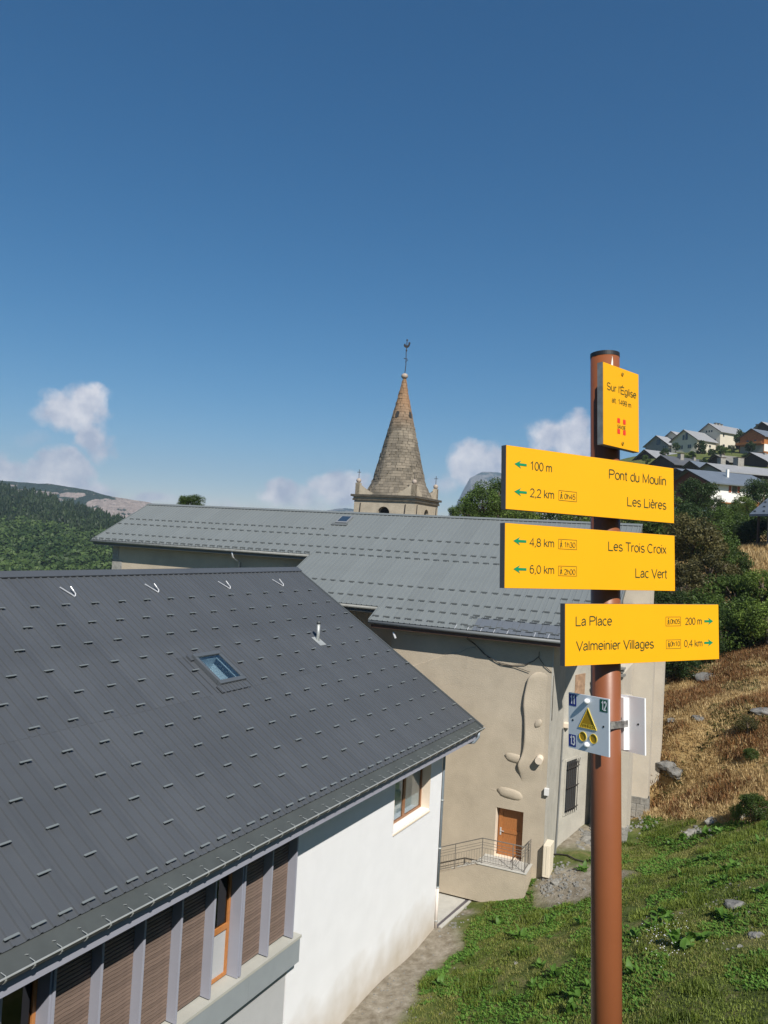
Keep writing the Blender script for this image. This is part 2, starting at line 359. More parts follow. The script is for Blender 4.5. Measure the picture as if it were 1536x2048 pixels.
m_slat = mat('grey_brown_wood_slat', (.175,.125,.10), .8, var=.3, vscale=14, objrand=.14, stretch=(1, .25, 6))
m_band = mat('grey_sill_band', (.27,.30,.32), .55, var=.05, vscale=2)
m_ledge = mat('pale_ledge', (.42,.42,.38), .6, var=.05, vscale=2)
m_wood = mat('orange_wood_frame', (.42,.17,.05), .45, var=.15, vscale=8)
m_wood2 = mat('brown_wood_frame', (.26,.12,.055), .45, var=.15, vscale=8)
m_glass = glass_mat('window_glass')
m_glassd = glass_mat('dark_window_glass', (.25,.28,.3), .08)
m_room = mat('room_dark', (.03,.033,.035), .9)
m_blind = mat('pale_curtain', (.62,.62,.60), .9)
m_galv = mat('galvanised_bar', (.62,.63,.64), .35, metal=.4)

# ------------------------------------------------------------------ near building (dark roof)
bld = empty('long_building', BO, -BAZ, 'long low building with dark ribbed metal roof, white end wall and slatted side', 'building')
def kk(*a): return [v*K for v in a]
AL = R(31.06); RX, RZ = -7.25, 11.92; U0 = .905
def rp(u, s, h=0.0):                            # point on the near slope: u along ridge, s down the slope, h off the surface
    return Vector(((RX+s*math.cos(AL)+h*math.sin(AL))*K, (U0+u)*K, (RZ-s*math.sin(AL)+h*math.cos(AL))*K))
def rbox(mb, u0, u1, s0, s1, h0, h1):
    vs = [rp(u, s, h) for h in (h0, h1) for u, s in ((u0, s0), (u1, s0), (u1, s1), (u0, s1))]
    return mb.add(vs, [(0,1,2,3),(7,6,5,4),(4,5,1,0),(5,6,2,1),(6,7,3,2),(7,4,0,3)])
UL = -30.0
# walls (local: x out of the side wall, y along it)
w = MB(); w.box(-14.2*K, 0, -8.98*K, 0, -.6, 6.85*K)
w.prism([(0,0,6.85*K),(-14.2*K,0,6.85*K),(-7.25*K,0,11.25*K)], (0,-8.98*K,0)); w.box(-14.2*K, -.36*K, UL*K, -8.98*K, -.6, 6.85*K)
wall_o = w.build('wall', m_white, bld)
def cut(o, boxes):
    bm = bmesh.new()
    for i, (x0, x1, y0, y1, z0, z1) in enumerate(boxes):
        r = bmesh.ops.create_cube(bm, size=1)
        for v in r['verts']: v.co = Vector(((x0+x1)/2+v.co.x*(x1-x0), (y0+y1)/2+v.co.y*(y1-y0), (z0+z1)/2+v.co.z*(z1-z0)))
    me = bpy.data.meshes.new('cutter'); bm.to_mesh(me); bm.free(); c = bpy.data.objects.new('cutter', me); COL.objects.link(c); c.parent = o.parent
    md = o.modifiers.new('cut', 'BOOLEAN'); md.object = c; md.solver = 'EXACT'
    bpy.context.view_layer.update(); dg = bpy.context.evaluated_depsgraph_get()
    nm = bpy.data.meshes.new_from_object(o.evaluated_get(dg)); o.modifiers.clear(); o.data = nm; bpy.data.objects.remove(c)
cut(wall_o, [(-.42, .2, -3.58*K, -.95*K, 4.36*K, 6.25*K)])
# window in the white wall
win = MB().box(-.46, -.43, -3.58*K, -.95*K, 4.36*K, 6.25*K).build('window', m_room, bld)
tag(win, 'wood framed casement window in a deep cream reveal')
y0, y1, z0, z1 = -3.58*K, -.95*K, 4.36*K, 6.25*K
fr = MB()
for a in ((y0+.005, y0+.08), (y1-.08, y1-.005), ((y0+y1)/2-.075, (y0+y1)/2-.008), ((y0+y1)/2+.008, (y0+y1)/2+.075)): fr.box(-.40, -.33, a[0], a[1], z0+.01, z1-.01)
for za in ((z0+.01, z0+.08), (z1-.08, z1-.01)): fr.box(-.398, -.332, y0+.08, y1-.08, za[0], za[1])
fr.build('frame', m_wood2, win)
for a, b in ((y0+.08, (y0+y1)/2-.075), ((y0+y1)/2+.075, y1-.08)): MB().box(-.372, -.362, a, b, z0+.08, z1-.08).build('pane', m_glass, win)
MB().box(-.425, -.415, (y0+y1)/2+.1, y1-.09, z0+.09, z1-.09).build('curtain', m_blind, win)
s = MB(); s.prism([(-.33,y0+.002,z0+.004),(.04,y0+.002,z0-.06),(.04,y0+.002,z0-.11),(-.33,y0+.002,z0-.11)], (0, y1-y0-.004, 0)); s.build('sill', m_cream, win)
MB().box(-.33, .004, y1-.012, y1-.003, z0+.002, z1-.003).build('reveal', m_cream, win); MB().box(-.33, .004, y0+.003, y0+.012, z0+.002, z1-.003).build('reveal', m_cream, win)

# roof: deck, sheets, ribs
roof = MB()
for sgn in (1, -1):
    def dk(x, z): return ((RX+sgn*(x-RX))*K, UL*K, z*K)
    e = Vector((0, (U0-UL-.01)*K, 0)); hx = .03
    x0, z0_ = RX, RZ-.06; x1, z1_ = RX+9.5*math.cos(AL), RZ-.06-9.5*math.sin(AL)
    if sgn < 0: roof.prism([dk(x0, z0_), dk(x1, z1_), dk(x1, z1_-.2), dk(x0, z0_-.2)], e)
for a in ((UL, -.01, .02, 4.15), (UL, -.01, 5.22, 9.5), (UL, -9.7, 4.152, 5.218), (-8.82, -.01, 4.152, 5.218)): rbox(roof, a[0], a[1], a[2], a[3], -.24, -.055)
roof = roof.build('roof', m_dark, bld)
PW = .945
def sheet_mesh(w, s0, s1, lift=0.0, ribs=4):
    m = MB(); st = w/ribs; prof = [(0, 0)]
    for i in range(ribs):
        c = st*(i+.5); prof += [(c-.031, 0), (c-.020, .031), (c+.020, .031), (c+.031, 0)]
    prof += [(w, 0)]; vs = []
    for s in (s0, s1):
        for (u, h) in prof: vs.append((Vector(rp(u, s, h+lift))))
    n = len(prof); fs = [(i, i+1, n+i+1, n+i) for i in range(n-1)]
    o = len(vs); vs += [Vector(rp(u, s1, h+lift-.018)) for (u, h) in prof]; fs += [(n+i, n+i+1, o+i+1, o+i) for i in range(n-1)]
    return m.add(vs, fs)
def put_sheet(u, s0, s1, lift, cache={}):
    key = (s0, s1, lift)
    if key not in cache: cache[key] = sheet_mesh(PW-.003, s0, s1, lift).mesh('roof_sheet', m_sheet)
    o = obj('roof_sheet', cache[key], roof); o.location = (0, u*K, 0)
nsh = 31
for i in range(nsh):
    u = -(i+1)*PW
    if i in (9, 10):
        put_sheet(u, .12, 4.02, .006)
        put_sheet(u, 5.52, 9.39, 0.0)
    else:
        put_sheet(u, .12, 5.55, .006); put_sheet(u, 5.45, 9.39, 0.0)
g = MB()
for a, b in ((-10.395, -9.82), (-8.70, -8.505)): rbox(g, a, b, 4.0, 5.53, -.05, .001)
for c in (-10.277, -10.04, -8.623): rbox(g, c-.02, c+.02, 4.0, 5.53, .0, .031)
g.build('roof_sheet', m_sheet, roof)
# eave flashing, verge, ridge cap
f = MB(); rbox(f, UL, 0, 9.30, 9.74, -.055, -.03); rbox(f, UL, 0, 9.74, 9.76, -.12, -.03); f.build('eave_flashing', m_flash, roof)
f = MB(); rbox(f, -.012, .07, .0, 9.70, -.22, .035); f.build('verge_trim', m_dark, roof)
f = MB(); rbox(f, UL, .09, -.02, .25, .05, .062); rbox(f, UL, .09, .238, .252, .028, .05)
f.prism([((RX-.24)*K, UL*K, (RZ-.08)*K), ((RX+.0)*K, UL*K, (RZ+.066)*K), ((RX+.0)*K, UL*K, (RZ+.05)*K), ((RX-.24)*K, UL*K, (RZ-.1)*K)], (0, (U0+.09-UL)*K, 0)); f.build('ridge_cap', m_sheet, roof)
# back slope
MB().add([((2*RX)*K-rp(0,9.5).x, UL*K, rp(0,9.5,.0).z), ((2*RX)*K-rp(0,9.5).x, U0*K, rp(0,9.5,.0).z), (RX*K, U0*K, RZ*K), (RX*K, UL*K, RZ*K)], [(0,1,2,3)]).build('back_slope', m_sheet, roof)
# snow stops
sm = MB()
sm.obox(rp(0,0,.070), Vector((0,.128*K,0)), (rp(0,.020,.006)-rp(0,0,0)), (rp(0,-.001,.005)-rp(0,0,0)))
sm.obox(rp(0,-.022,.035), Vector((0,.120*K,0)), (rp(0,.003,0)-rp(0,0,0)), (rp(0,0,.034)-rp(0,0,0)))
smm = sm.mesh('snow_stop', m_stop); base = rp(0, 0)
def put_stop(u, s):
    o = obj('snow_stop', smm, roof); d = rp(u, s)-base; o.location = d+Vector((random.uniform(-.004,.004), random.uniform(-.012,.012), 0)); return o
for r_ in range(10):
    s = 1.5+.775*r_; off = -.84+.277*r_
    u = off
    while u > -.12: u -= PW
    while u < -.30+PW*0 and u+PW < -.15: u += PW
    for k in range(24):
        uu = u-k*PW
        if uu < -20: break
        if -10.05 < uu < -8.5 and 3.95 < s < 5.6: continue
        put_stop(uu, s)
for k in range(42): put_stop(-.35-k*PW/2+.0, 9.26)
# cable hooks near the ridge
for u in (-11.78, -8.73, -5.40, -2.34, -15.1, -18.4):
    h = MB(); h.obox(rp(u, .95, .045), rp(.10, .22, 0)-rp(0, 0, 0), rp(.016,-.008,0)-rp(0,0,0), rp(0,0,.009)-rp(0,0,0))
    h.tube([rp(u+.1, 1.17, .05), rp(u+.14, 1.1, .09), rp(u+.15, .98, .1), rp(u+.11, .86, .15)], .017*K, 6); h.build('roof_hook', m_galv, roof)
# vent pipe
v = MB(); v.tube([rp(-3.72, 4.24)+Vector((0,0,-.1)), rp(-3.72, 4.24)+Vector((0,0,.66))], .062, 12); vo = v.build('vent_pipe', m_zinc, roof, True)
MB().tube([rp(-3.72, 4.24)+Vector((0,0,.64)), rp(-3.72, 4.24)+Vector((0,0,.74))], .075, 12).build('vent_pipe', m_dark, roof, True)
f = MB(); rbox(f, -3.9, -3.54, 4.05, 4.5, .0, .042); f.build('vent_flashing', m_zinc, roof)
# skylight
sk = MB(); u0, u1, s0, s1 = -9.80, -8.72, 4.06, 5.30; T = .10
rbox(sk, u0, u1, s0, s0+.13, -.02, .13); rbox(sk, u0, u1, s1-.13, s1, -.02, .12)
rbox(sk, u0+.001, u0+T, s0+.13, s1-.13, -.02, .12); rbox(sk, u1-T, u1-.001, s0+.13, s1-.13, -.02, .12)
sk = sk.build('skylight', mat('skylight_frame', (.085,.095,.105), .35, spec=.6), bld, bevel=.012)
g = MB(); rbox(g, u0+T, u1-T, s0+.13, s1-.13, .085, .095); g.build('pane', m_glass, sk)
g = MB()
for a in ((u0+T-.03, u0+T, s0+.1, s1-.1), (u1-T, u1-T+.03, s0+.1, s1-.1), (u0+T, u1-T, s0+.1, s0+.13), (u0+T, u1-T, s1-.13, s1-.1)): rbox(g, a[0], a[1], a[2], a[3], -.5, -.025)
rbox(g, u0+T, u1-T, s0+.13, s1-.13, -.52, -.5); g.build('light_shaft', mat('shaft_white', (.72,.76,.78), .9), sk)
g = MB(); rbox(g, u0-.15, u1-.03, s1, s1+.26, .034, .045)
for i in range(8): rbox(g, u0-.13+i*.145, u0-.09+i*.145, s1, s1+.26, .045, .062)
g.build('apron_flashing', m_sheet, sk)
g = MB(); rbox(g, u0-.14, u0-.02, s0-.05, s0+.16, .0, .06); g.build('corner_flashing', m_sheet, sk)

# gutter with brackets, fascia
GXo, GZ_ = 1.04, 6.90
gm = MB(); n = 10; pr = [(math.cos(math.pi+math.pi*i/n)*.105, math.sin(math.pi+math.pi*i/n)*.105) for i in range(n+1)]
vs = []; Y0, Y1 = UL*K, (U0+.02)*K
for y in (Y0, Y1): vs += [(GXo*K+a, y, GZ_*K+b) for a, b in pr]
for y in (Y0, Y1): vs += [(GXo*K+a*.93, y, GZ_*K+b*.93) for a, b in pr]
q = n+1; fs = [(i, i+1, q+i+1, q+i) for i in range(n)]+[(2*q+i+1, 2*q+i, 3*q+i, 3*q+i+1) for i in range(n)]+[(q+i, q+i+1, 3*q+i+1, 3*q+i) for i in range(n)]
gm.add(vs, fs); gm.add([(GXo*K+a, Y1-.002, GZ_*K+b) for a, b in pr], [tuple(range(n+1))]); gm.add([(GXo*K+a*.99, Y1+.004, GZ_*K+b*.99) for a, b in pr], [tuple(range(n+1))[::-1]])
gut = gm.build('gutter', mat('shaded_gutter', (.10,.11,.12), .5, metal=.2, var=.25, vscale=3), bld, True)  # body coloured dark to stand for the shade below the bead
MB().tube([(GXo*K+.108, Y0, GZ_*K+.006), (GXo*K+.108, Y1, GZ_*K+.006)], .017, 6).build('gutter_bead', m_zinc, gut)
bm_ = MB()
for i in range(8):
    a0 = math.pi*.95+math.pi*1.08*i/8; a1 = math.pi*.95+math.pi*1.08*(i+1)/8
    bm_.obox(((math.cos(a0)+math.cos(a1))/2*.116, 0, (math.sin(a0)+math.sin(a1))/2*.116), (0, .016, 0), ((math.cos(a1)-math.cos(a0))*.06, 0, (math.sin(a1)-math.sin(a0))*.06), (math.cos((a0+a1)/2)*.004, 0, math.sin((a0+a1)/2)*.004))
bm_.tube([(.10,0,0),(.10,0,.035),(-.02,.0,.05)], .007, 5); bm_.obox((-.16, 0, .06), (0,.014,0), (.09,0,.025), (0,0,.004))
bmm = bm_.mesh('gutter_bracket', m_zinc)
for k in range(46):
    o = obj('gutter_bracket', bmm, gut); o.location = (GXo*K, (U0-.25)*K-k*.4725*K, GZ_*K)
MB().box(.905*K, .922*K, UL*K, (U0-.02)*K, 6.50*K, 6.90*K).build('fascia', m_fascia, bld)
MB().box(-.0, .904*K, UL*K, (U0-.03)*K, 6.54*K, 6.56*K).build('soffit', m_fascia, bld)
# downpipe
dp = MB(); dp.tube([(GXo*K,.62*K,6.80*K),(GXo*K,.60*K,6.62*K),(.9*K,.56*K,6.42*K),(.35*K,.3*K,6.33*K),(.04,.10*K,6.2*K),(.03,.07,5.9*K),(.03,.07,1.45)], .052, 10)
dp = dp.build('downpipe', mat('downpipe_grey', (.24,.28,.32), .45, metal=.2, var=.08, vscale=4), bld, True)
MB().tube([(.03,.07,1.5),(.03,.07,-.1)], .062, 10).build('lower_pipe', mat('cast_pipe_cream', (.66,.60,.55), .6), dp, True)
for z in (4.75, 2.95, 1.5, .25): MB().tube([(.03,.07,z),(.03,.07,z+.05)], .07, 10).build('pipe_collar', m_zinc, dp, True)
# slatted bay
FY = [-9.18-.995*k for k in range(15)]
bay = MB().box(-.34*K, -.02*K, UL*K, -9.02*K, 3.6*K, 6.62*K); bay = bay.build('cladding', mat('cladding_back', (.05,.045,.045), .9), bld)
wins = (2, 7, 11)
cut(bay, [(-.2*K, .3, (FY[k+1]+.06)*K, (FY[k]-.03)*K, 3.56*K, 6.5*K) for k in wins])
slat = MB().box(-.016, .012, -.475*K, .475*K, -.030, .030).mesh('slat', m_slat)
for k in range(13):
    if k in wins: continue
    yc = (FY[k]+FY[k+1])/2
    for j in range(44 if k < 7 else 0):
        z = 3.62*K+.035+j*.0802
        if z > 6.55*K: break
        o = obj('slat', slat, bay); o.location = (0, yc*K, z)
    if k >= 7:
        g = MB()
        for j in range(40): g.box(-.016, .012, (yc-.46)*K, (yc+.46)*K, 3.62*K+.008+j*.0802, 3.62*K+.066+j*.0802)
        tag(g.build('slats', m_slat, bay), kind='stuff')
fin = MB().box(-.01, .27, -.028, .028, 3.6*K, 6.60*K).mesh('fin', m_fascia)
for y in FY: o = obj('fin', fin, bld, .003); o.location = (0, y*K, 0)
for k in wins:
    ya, yb = (FY[k+1]+.06)*K, (FY[k]-.03)*K; zt = 6.45*K
    wn = MB().box(-.19*K, -.18*K, ya, yb, 3.6*K, zt).build('window', m_room, bld); tag(wn, 'tall narrow orange framed window between the slatted panels')
    jb = MB(); jb.box(-.17*K, .235, yb-.05, yb-.004, 3.58*K, zt); jb.build('jamb_board', m_fascia, wn)
    fm = MB(); x0, x1 = -.16, -.07; yb2 = yb-.06
    for a, b in ((ya, ya+.07), (yb2-.075, yb2)): fm.box(x0, x1, a, b, 3.6*K, zt)
    for a, b in ((3.6*K, 3.6*K+.075), (4.62*K, 4.62*K+.13), (zt-.08, zt)): fm.box(x0+.002, x1+.002, ya+.07, yb2-.075, a, b)
    fm.build('frame', m_wood, wn)
    MB().box(-.125, -.115, ya+.07, yb2-.075, 4.74*K, zt-.08).build('pane', m_glassd, wn)
    MB().box(-.13, -.11, ya+.07, yb2-.075, 3.6*K+.075, 4.62*K).build('lower_panel', m_greyr, wn)
MB().box(-.1, .33, UL*K, -8.86*K, 3.50*K, 3.565*K).build('sill_ledge', m_ledge, bld)
b = MB(); segs = [UL]+[-8.9-1.99*k for k in range(9)][::-1]
for a, c in zip(segs[:-1], segs[1:]): MB().box(.0, .315, a*K+.004, c*K-.004, 2.93*K, 3.50*K).build('sill_band', m_band, bld)
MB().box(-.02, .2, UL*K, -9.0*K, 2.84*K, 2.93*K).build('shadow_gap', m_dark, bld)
MB().box(-.34*K, -.004, UL*K, -9.02*K, -.5, 2.84*K).build('lower_wall', m_greyr, bld)
MB().box(.2*K*0-.01, .02, -9.03*K, -8.97*K, 3.565*K, 6.6*K).build('corner_post', m_fascia, bld)

# ------------------------------------------------------------------ church
m_plaster = mat('beige_plaster', (.44,.38,.295), .92, var=.12, vscale=.7, bump=.6, bscale=22, spec=.15)
m_plaster2 = mat('grey_plaster', (.43,.41,.36), .92, var=.13, vscale=1.1, bump=.5, bscale=16, spec=.15)
m_pier = mat('pale_pier_plaster', (.50,.455,.38), .92, var=.08, vscale=.8, bump=.35, bscale=14, spec=.15)
m_stone = mat('grey_stone', (.24,.235,.215), .9, var=.35, vscale=5, bump=.8, bscale=14, objrand=.25)
m_csheet = mat('light_grey_steel_sheet', (.165,.182,.183), .5, var=.05, vscale=.5, spec=.45, objrand=.035)
m_cstop = mat('church_stop', (.12,.13,.13), .5)
m_patch = mat('new_dark_sheet', (.12,.135,.155), .5)
m_brown = mat('brown_fascia', (.09,.045,.03), .6)
m_door = mat('brown_wood_door', (.33,.13,.04), .5, var=.25, vscale=6, stretch=(8,1,1))
m_iron = mat('iron', (.035,.03,.028), .6)
m_conc = mat('pale_concrete', (.46,.45,.41), .9, var=.1, vscale=3, bump=.4, bscale=40)
m_rail = mat('grey_rail', (.20,.185,.165), .45, metal=.3)
ch = empty('church', CO, -CAZ, 'old church with long light grey metal roof, plastered walls and stone spire', 'church')
CA = R(26.5); EY, EZ, SR = -.7, 9.42, 11.22
def cp(x, s, h=0.0):                            # s: distance up the slope from the lowest eave
    return Vector((x, EY+s*math.cos(CA)-h*math.sin(CA), EZ+s*math.sin(CA)+h*math.cos(CA)))
def cbox(mb, x0, x1, s0, s1, h0, h1):
    vs = [cp(x, s, h) for h in (h0, h1) for x, s in ((x0, s0), (x1, s0), (x1, s1), (x0, s1))]
    return mb.add(vs, [(3,2,1,0),(4,5,6,7),(0,1,5,4),(1,2,6,5),(2,3,7,6),(3,0,4,7)])
XR = 2.3; STEPS = [(-29.35, -13.95, 5.72), (-13.95, -8.0, 1.17), (-8.0, XR, 0.0)]
rf = MB(); YR = cp(0, SR).y; ZR = cp(0, SR).z
for (a, b, s) in STEPS: cbox(rf, a+.02, b-.0, s+.03, SR-.01, -.2, -.025)
rf.prism([(-29.33, YR, ZR-.03), (-29.33, YR+9.0, ZR-.03-9*math.tan(CA)), (-29.33, YR+9.0, ZR-.25-9*math.tan(CA)), (-29.33, YR, ZR-.25)], (29.33+XR, 0, 0))
crf = rf.build('roof', m_dark, ch)
CW = 1.03
def csheet(wd, s0, s1):
    ribs = max(1, round(wd/.2575)); m = MB(); prof = [(0, 0)]
    for i in range(ribs):
        c = wd/ribs*(i+.5); prof += [(c-.03, 0), (c-.016, .026), (c+.016, .026), (c+.03, 0)]
    prof += [(wd, 0)]; n = len(prof)
    vs = [cp(x, s, h) for s in (s0, s1) for x, h in prof]+[cp(x, s0, h-.02) for x, h in prof]
    fs = [(i, i+1, n+i+1, n+i) for i in range(n-1)]+[(2*n+i, 2*n+i+1, i+1, i) for i in range(n-1)]
    return m.add(vs, fs)
cc = {}
x = XR
while x > -29.3:
    x1 = x; x0 = max(x-CW, -29.33)
    for bd in (-8.0, -13.95):
        if x0 < bd < x1-.01: x0 = bd
    for (a, b, s) in STEPS:
        if a-.01 <= x0 < b: sl_ = s
    key = (round(x1-x0, 3), sl_)
    if key not in cc: cc[key] = csheet(x1-x0-.003, sl_, SR-.02).mesh('roof_sheet', m_csheet)
    o = obj('roof_sheet', cc[key], crf); o.location = (x0, 0, 0); x = x0
f = MB(); cbox(f, -29.4, XR+.06, SR-.22, SR+.01, .04, .055); f.prism([(-29.4, YR, ZR+.055), (-29.4, YR+.25, ZR-.07), (-29.4, YR+.25, ZR-.085), (-29.4, YR, ZR+.04)], (29.4+XR+.06, 0, 0)); f.build('ridge_cap', m_csheet, crf)
for xx, s0, s1 in ((-29.36, 5.68, SR), (-14.0, 1.1, 5.72), (-8.04, -.04, 1.17), (XR-.02, -.05, SR)):
    f = MB(); cbox(f, xx, xx+.06, s0, s1, -.22, .035); f.build('verge_trim', m_csheet, crf)
st = MB(); st.obox(cp(0,0,.05), (.15,0,0), cp(0,.012,0)-cp(0,0,0), cp(0,.008,.028)-cp(0,0,0)); stm = st.mesh('snow_stop', m_cstop); c0 = cp(0, 0)
rows = [(8.75,-28.76,-14.6),(8.0,-29.1,1.9),(6.58,-28.85,1.9),(5.9,-13.6,1.9),(3.1,-13.4,1.9),(1.9,-12.9,1.9),(1.1,-7.5,1.9),(.3,-7.8,1.9)]
cnt = 0; rest = MB()
for (s, a, b) in rows:
    xx = a
    while xx < b:
        if cnt < 290:
            o = obj('snow_stop', stm, crf); o.location = cp(xx, s)-c0; cnt += 1
        else: rest.obox(cp(xx, s, .05), (.15,0,0), cp(0,.012,0)-cp(0,0,0), cp(0,.008,.028)-cp(0,0,0))
        xx += .5145
for xx in np.arange(-29.2, -14.1, .5145): rest.obox(cp(xx, 5.84, .05), (.17,0,0), cp(0,.016,0)-cp(0,0,0), cp(0,.01,.03)-cp(0,0,0))
tag(rest.build('snow_stops', m_cstop, crf), kind='stuff')
# darker replacement sheets with their hooks
for i in range(6):
    g = MB(); cbox(g, -3.25+i*.93, -2.34+i*.93, -.06, .92, .03, .042)
    for q_ in (.2, .66): cbox(g, -3.25+i*.93+q_-.02, -3.25+i*.93+q_+.02, -.06, .92, .042, .062)
    g.build('new_roof_sheet', m_patch, crf)
g = MB()
for i in range(11):
    cbox(g, -3.6+i*.515, -3.28+i*.515, .16, .19, .06, .10); cbox(g, -3.6+i*.515, -3.28+i*.515, .88, .91, .06, .10)
g.build('snow_rail', m_cstop, crf)
g = MB()
for i in range(9): cbox(g, -4.0+i*.56, -3.975+i*.56, -.1, .22, .045, .06)
g.build('gutter_strap', m_galv, crf)
# gutters
for (a, b, s) in STEPS:
    p = cp(0, s); g = MB(); g.tube([(a, p.y-.06, p.z-.1), (b+.03, p.y-.06, p.z-.1)], .075, 10); g.build('gutter', mat('old_zinc', (.20,.205,.19), .55, var=.2, vscale=3) if s > 1 else mat('dark_gutter', (.16,.17,.17), .5), crf, True)
    MB().box(a+.1, b, p.y+.0, p.y+.03, p.z-.32, p.z-.1).build('fascia', m_brown if s == 0 else m_dark, crf)
    MB().box(a+.1, b, p.y+.03, p.y+.9, p.z-.30, p.z-.27).build('soffit', m_dark, crf)
# skylight on church roof
g = MB(); cbox(g, -14.45, -13.7, 9.62, 10.55, .02, .10); csk = g.build('skylight', mat('skylight_frame2', (.2,.21,.22), .4), ch)
g = MB(); cbox(g, -14.36, -13.79, 9.78, 10.46, .101, .106); g.build('pane', mat('sky_glass', (.03,.05,.08), .05, spec=1.0), csk)
g = MB(); cbox(g, -14.6, -13.6, 9.35, 9.6, .03, .06); g.build('apron_flashing', m_cstop, csk)
# walls
def under(y): return EZ+(y-EY)*math.tan(CA)-.24
cw = MB(); zb = -1.5
cw.prism([(-7.15, 0, zb), (-7.15, 0, under(0)), (-7.15, 1.6, under(1.6)), (-7.15, 1.6, zb)], (7.15, 0, 0))
cw.prism([(-13.6, 1.6, zb), (-13.6, 1.6, under(1.6)), (-13.6, 5.16, under(5.16)), (-13.6, 5.16, zb)], (13.6, 0, 0))
cw.prism([(-28.3, 5.17, zb), (-28.3, 5.17, under(5.17)), (-28.3, YR, ZR-.25), (-28.3, YR+8, ZR-.25-8*math.tan(CA)), (-28.3, YR+8, zb)], (28.3, 0, 0))
cwall = cw.build('wall', m_plaster, ch)
cut(cwall, [(-2.05, -.88, -.3, .42, .13, 2.14)])
# grey plaster side skin with a window recess
sk_ = MB(); pl_ = [(.003,-.002),(.053,-.002),(.053,2.75),(.95,5.5),(1.5,4.39),(1.5,9),(.003,9)]; n_ = len(pl_)
sk_.add([(a, b, zb) for a, b in pl_]+[(a, b, under(b)) for a, b in pl_], [tuple(range(n_))[::-1], tuple(range(n_, 2*n_))]+[(i, (i+1) % n_, (i+1) % n_+n_, i+n_) for i in range(n_)]); side = sk_.build('side_wall', m_plaster2, ch)
SA = Vector((.053, 2.75, 0)); SD = Vector((.897, 2.75, 0)).normalized(); SN = Vector((SD.y, -SD.x, 0))
def sw_(a, out, z): return SA+SD*a+SN*out+Vector((0, 0, z))
def swbox(a0, a1, o0, o1, z0, z1): return MB().obox(sw_((a0+a1)/2, (o0+o1)/2, (z0+z1)/2), SD*(a1-a0)/2, SN*(o1-o0)/2, Vector((0, 0, (z1-z0)/2)))
swbox(.42, 1.37, -.001, .012, 1.35, 3.62).build('window', m_room, ch)
for a0, a1, z0, z1 in ((.32,.42,1.25,3.72),(1.37,1.47,1.25,3.72),(.42,1.37,1.25,1.35),(.42,1.37,3.62,3.72)): swbox(a0, a1, -.002, .035, z0, z1).build('window_surround', m_plaster2, ch)
gr = MB()
for i in range(6): gr.tube([sw_(.46+i*.17, .14, 1.35), sw_(.46+i*.17, .14, 3.55)], .018, 6)
for z in (1.55, 2.5, 3.35): gr.tube([sw_(.36, .14, z), sw_(1.43, .14, z)], .02, 6)
for i in range(6): gr.tube([sw_(.46+i*.17, .14, 3.35), sw_(.46+i*.17, .22, 3.7)], .014, 5)
gr.build('window_grille', m_iron, ch)
swbox(.9, 1.8, -.001, .03, 6.28, 7.4).build('window', mat('blocked_window', (.34,.22,.14), .8, var=.3, vscale=5), ch)
# piers of the gable front
def pier(x0, x1, y0, y1, z1, nm='pier', mt=m_pier, plinth=1.0, slope=0.5):
    p = MB(); p.prism([(x0, y0, -.9), (x1, y0, -.9), (x1, y0, z1-slope), (x1*.6+x0*.4, y0, z1), (x0, y0, z1)], (0, y1-y0, 0)); o = p.build(nm, mt, ch)
    if plinth:
        zz = -.35
        for r in range(3):
            xx = x0+(.0 if r % 2 else .25)
            for q_ in range(8):
                wd = random.uniform(.35, .7)
                if xx+wd > x1+.05: wd = x1+.05-xx
                if wd < .12: break
                hh = plinth/3
                bb = MB().box(xx+.008, xx+wd-.008, y0-.05-random.random()*.02, y0+.1, zz+r*hh+.3, zz+(r+1)*hh+.29); bb.box(x1-.06, x1+.05+random.random()*.02, y0-.04, y0+.5, zz+r*hh+.3, zz+(r+1)*hh+.29)
                bb.build('plinth_stone', m_stone, o, bevel=.012); xx += wd
    return o
pier(1.5, 2.25, 4.38, 8.9, 8.0)
pier(2.0, 3.20, 8.95, 10.0, 10.4, slope=.6); pier(3.0, 3.54, 11.24, 12.2, 9.0, plinth=1.0, slope=.6)
pier(2.25, 2.70, 4.39, 6.2, 6.4, plinth=.9, slope=.4)
MB().box(1.5, 2.8, 10.0, 12.4, -.8, 11.2).build('front_wall', m_pier, ch)
cpz = MB()
for z, e in ((7.75, .10), (7.62, .05), (7.45, .12)): cpz.box(1.45, 2.25+e, 4.38-e, 4.8, z, z+.08)
cpz.build('cornice_moulding', m_stone, ch)
# lumps and raised plaster on the door wall
def rough_slab(poly, y_front, name='raised_plaster'):
    # poly: list of (x, z, thickness) round the patch, the middle takes the mean
    n = len(poly); vs = [(x, -t, z) for x, z, t in poly]+[(x, .02, z) for x, z, t in poly]; fs = [tuple(range(n))[::-1]]+[(i, (i+1) % n, (i+1) % n+n, i+n) for i in range(n)]
    return MB().add(vs, fs).build(name, m_plaster, ch)
LE = [(7.95,-.62),(7.72,-.93),(7.45,-.99),(6.95,-1.08),(6.45,-1.10),(6.2,-1.05),(5.7,-1.0),(5.05,-.97),(4.6,-1.03),(4.3,-1.10),(4.1,-1.22),(3.85,-1.18),(3.5,-1.05),(3.1,-1.0)]
vs = []; fs = []
for i, (z, x) in enumerate(LE):
    t = .16+.04*math.sin(i*2.1) if 0 < i < 12 else -.012
    vs += [(x, .02, z), (x, -t, z), (x+.05, -t*.95, z), (x+.32, -t*.35, z-.02), (-.08, .006, z-.02), (-.08, .03, z)]
for i in range(len(LE)-1):
    for j in range(5): a = i*6+j; fs.append((a, a+1, a+7, a+6))
fs += [tuple(range(6))[::-1], tuple(range((len(LE)-1)*6, len(LE)*6))]
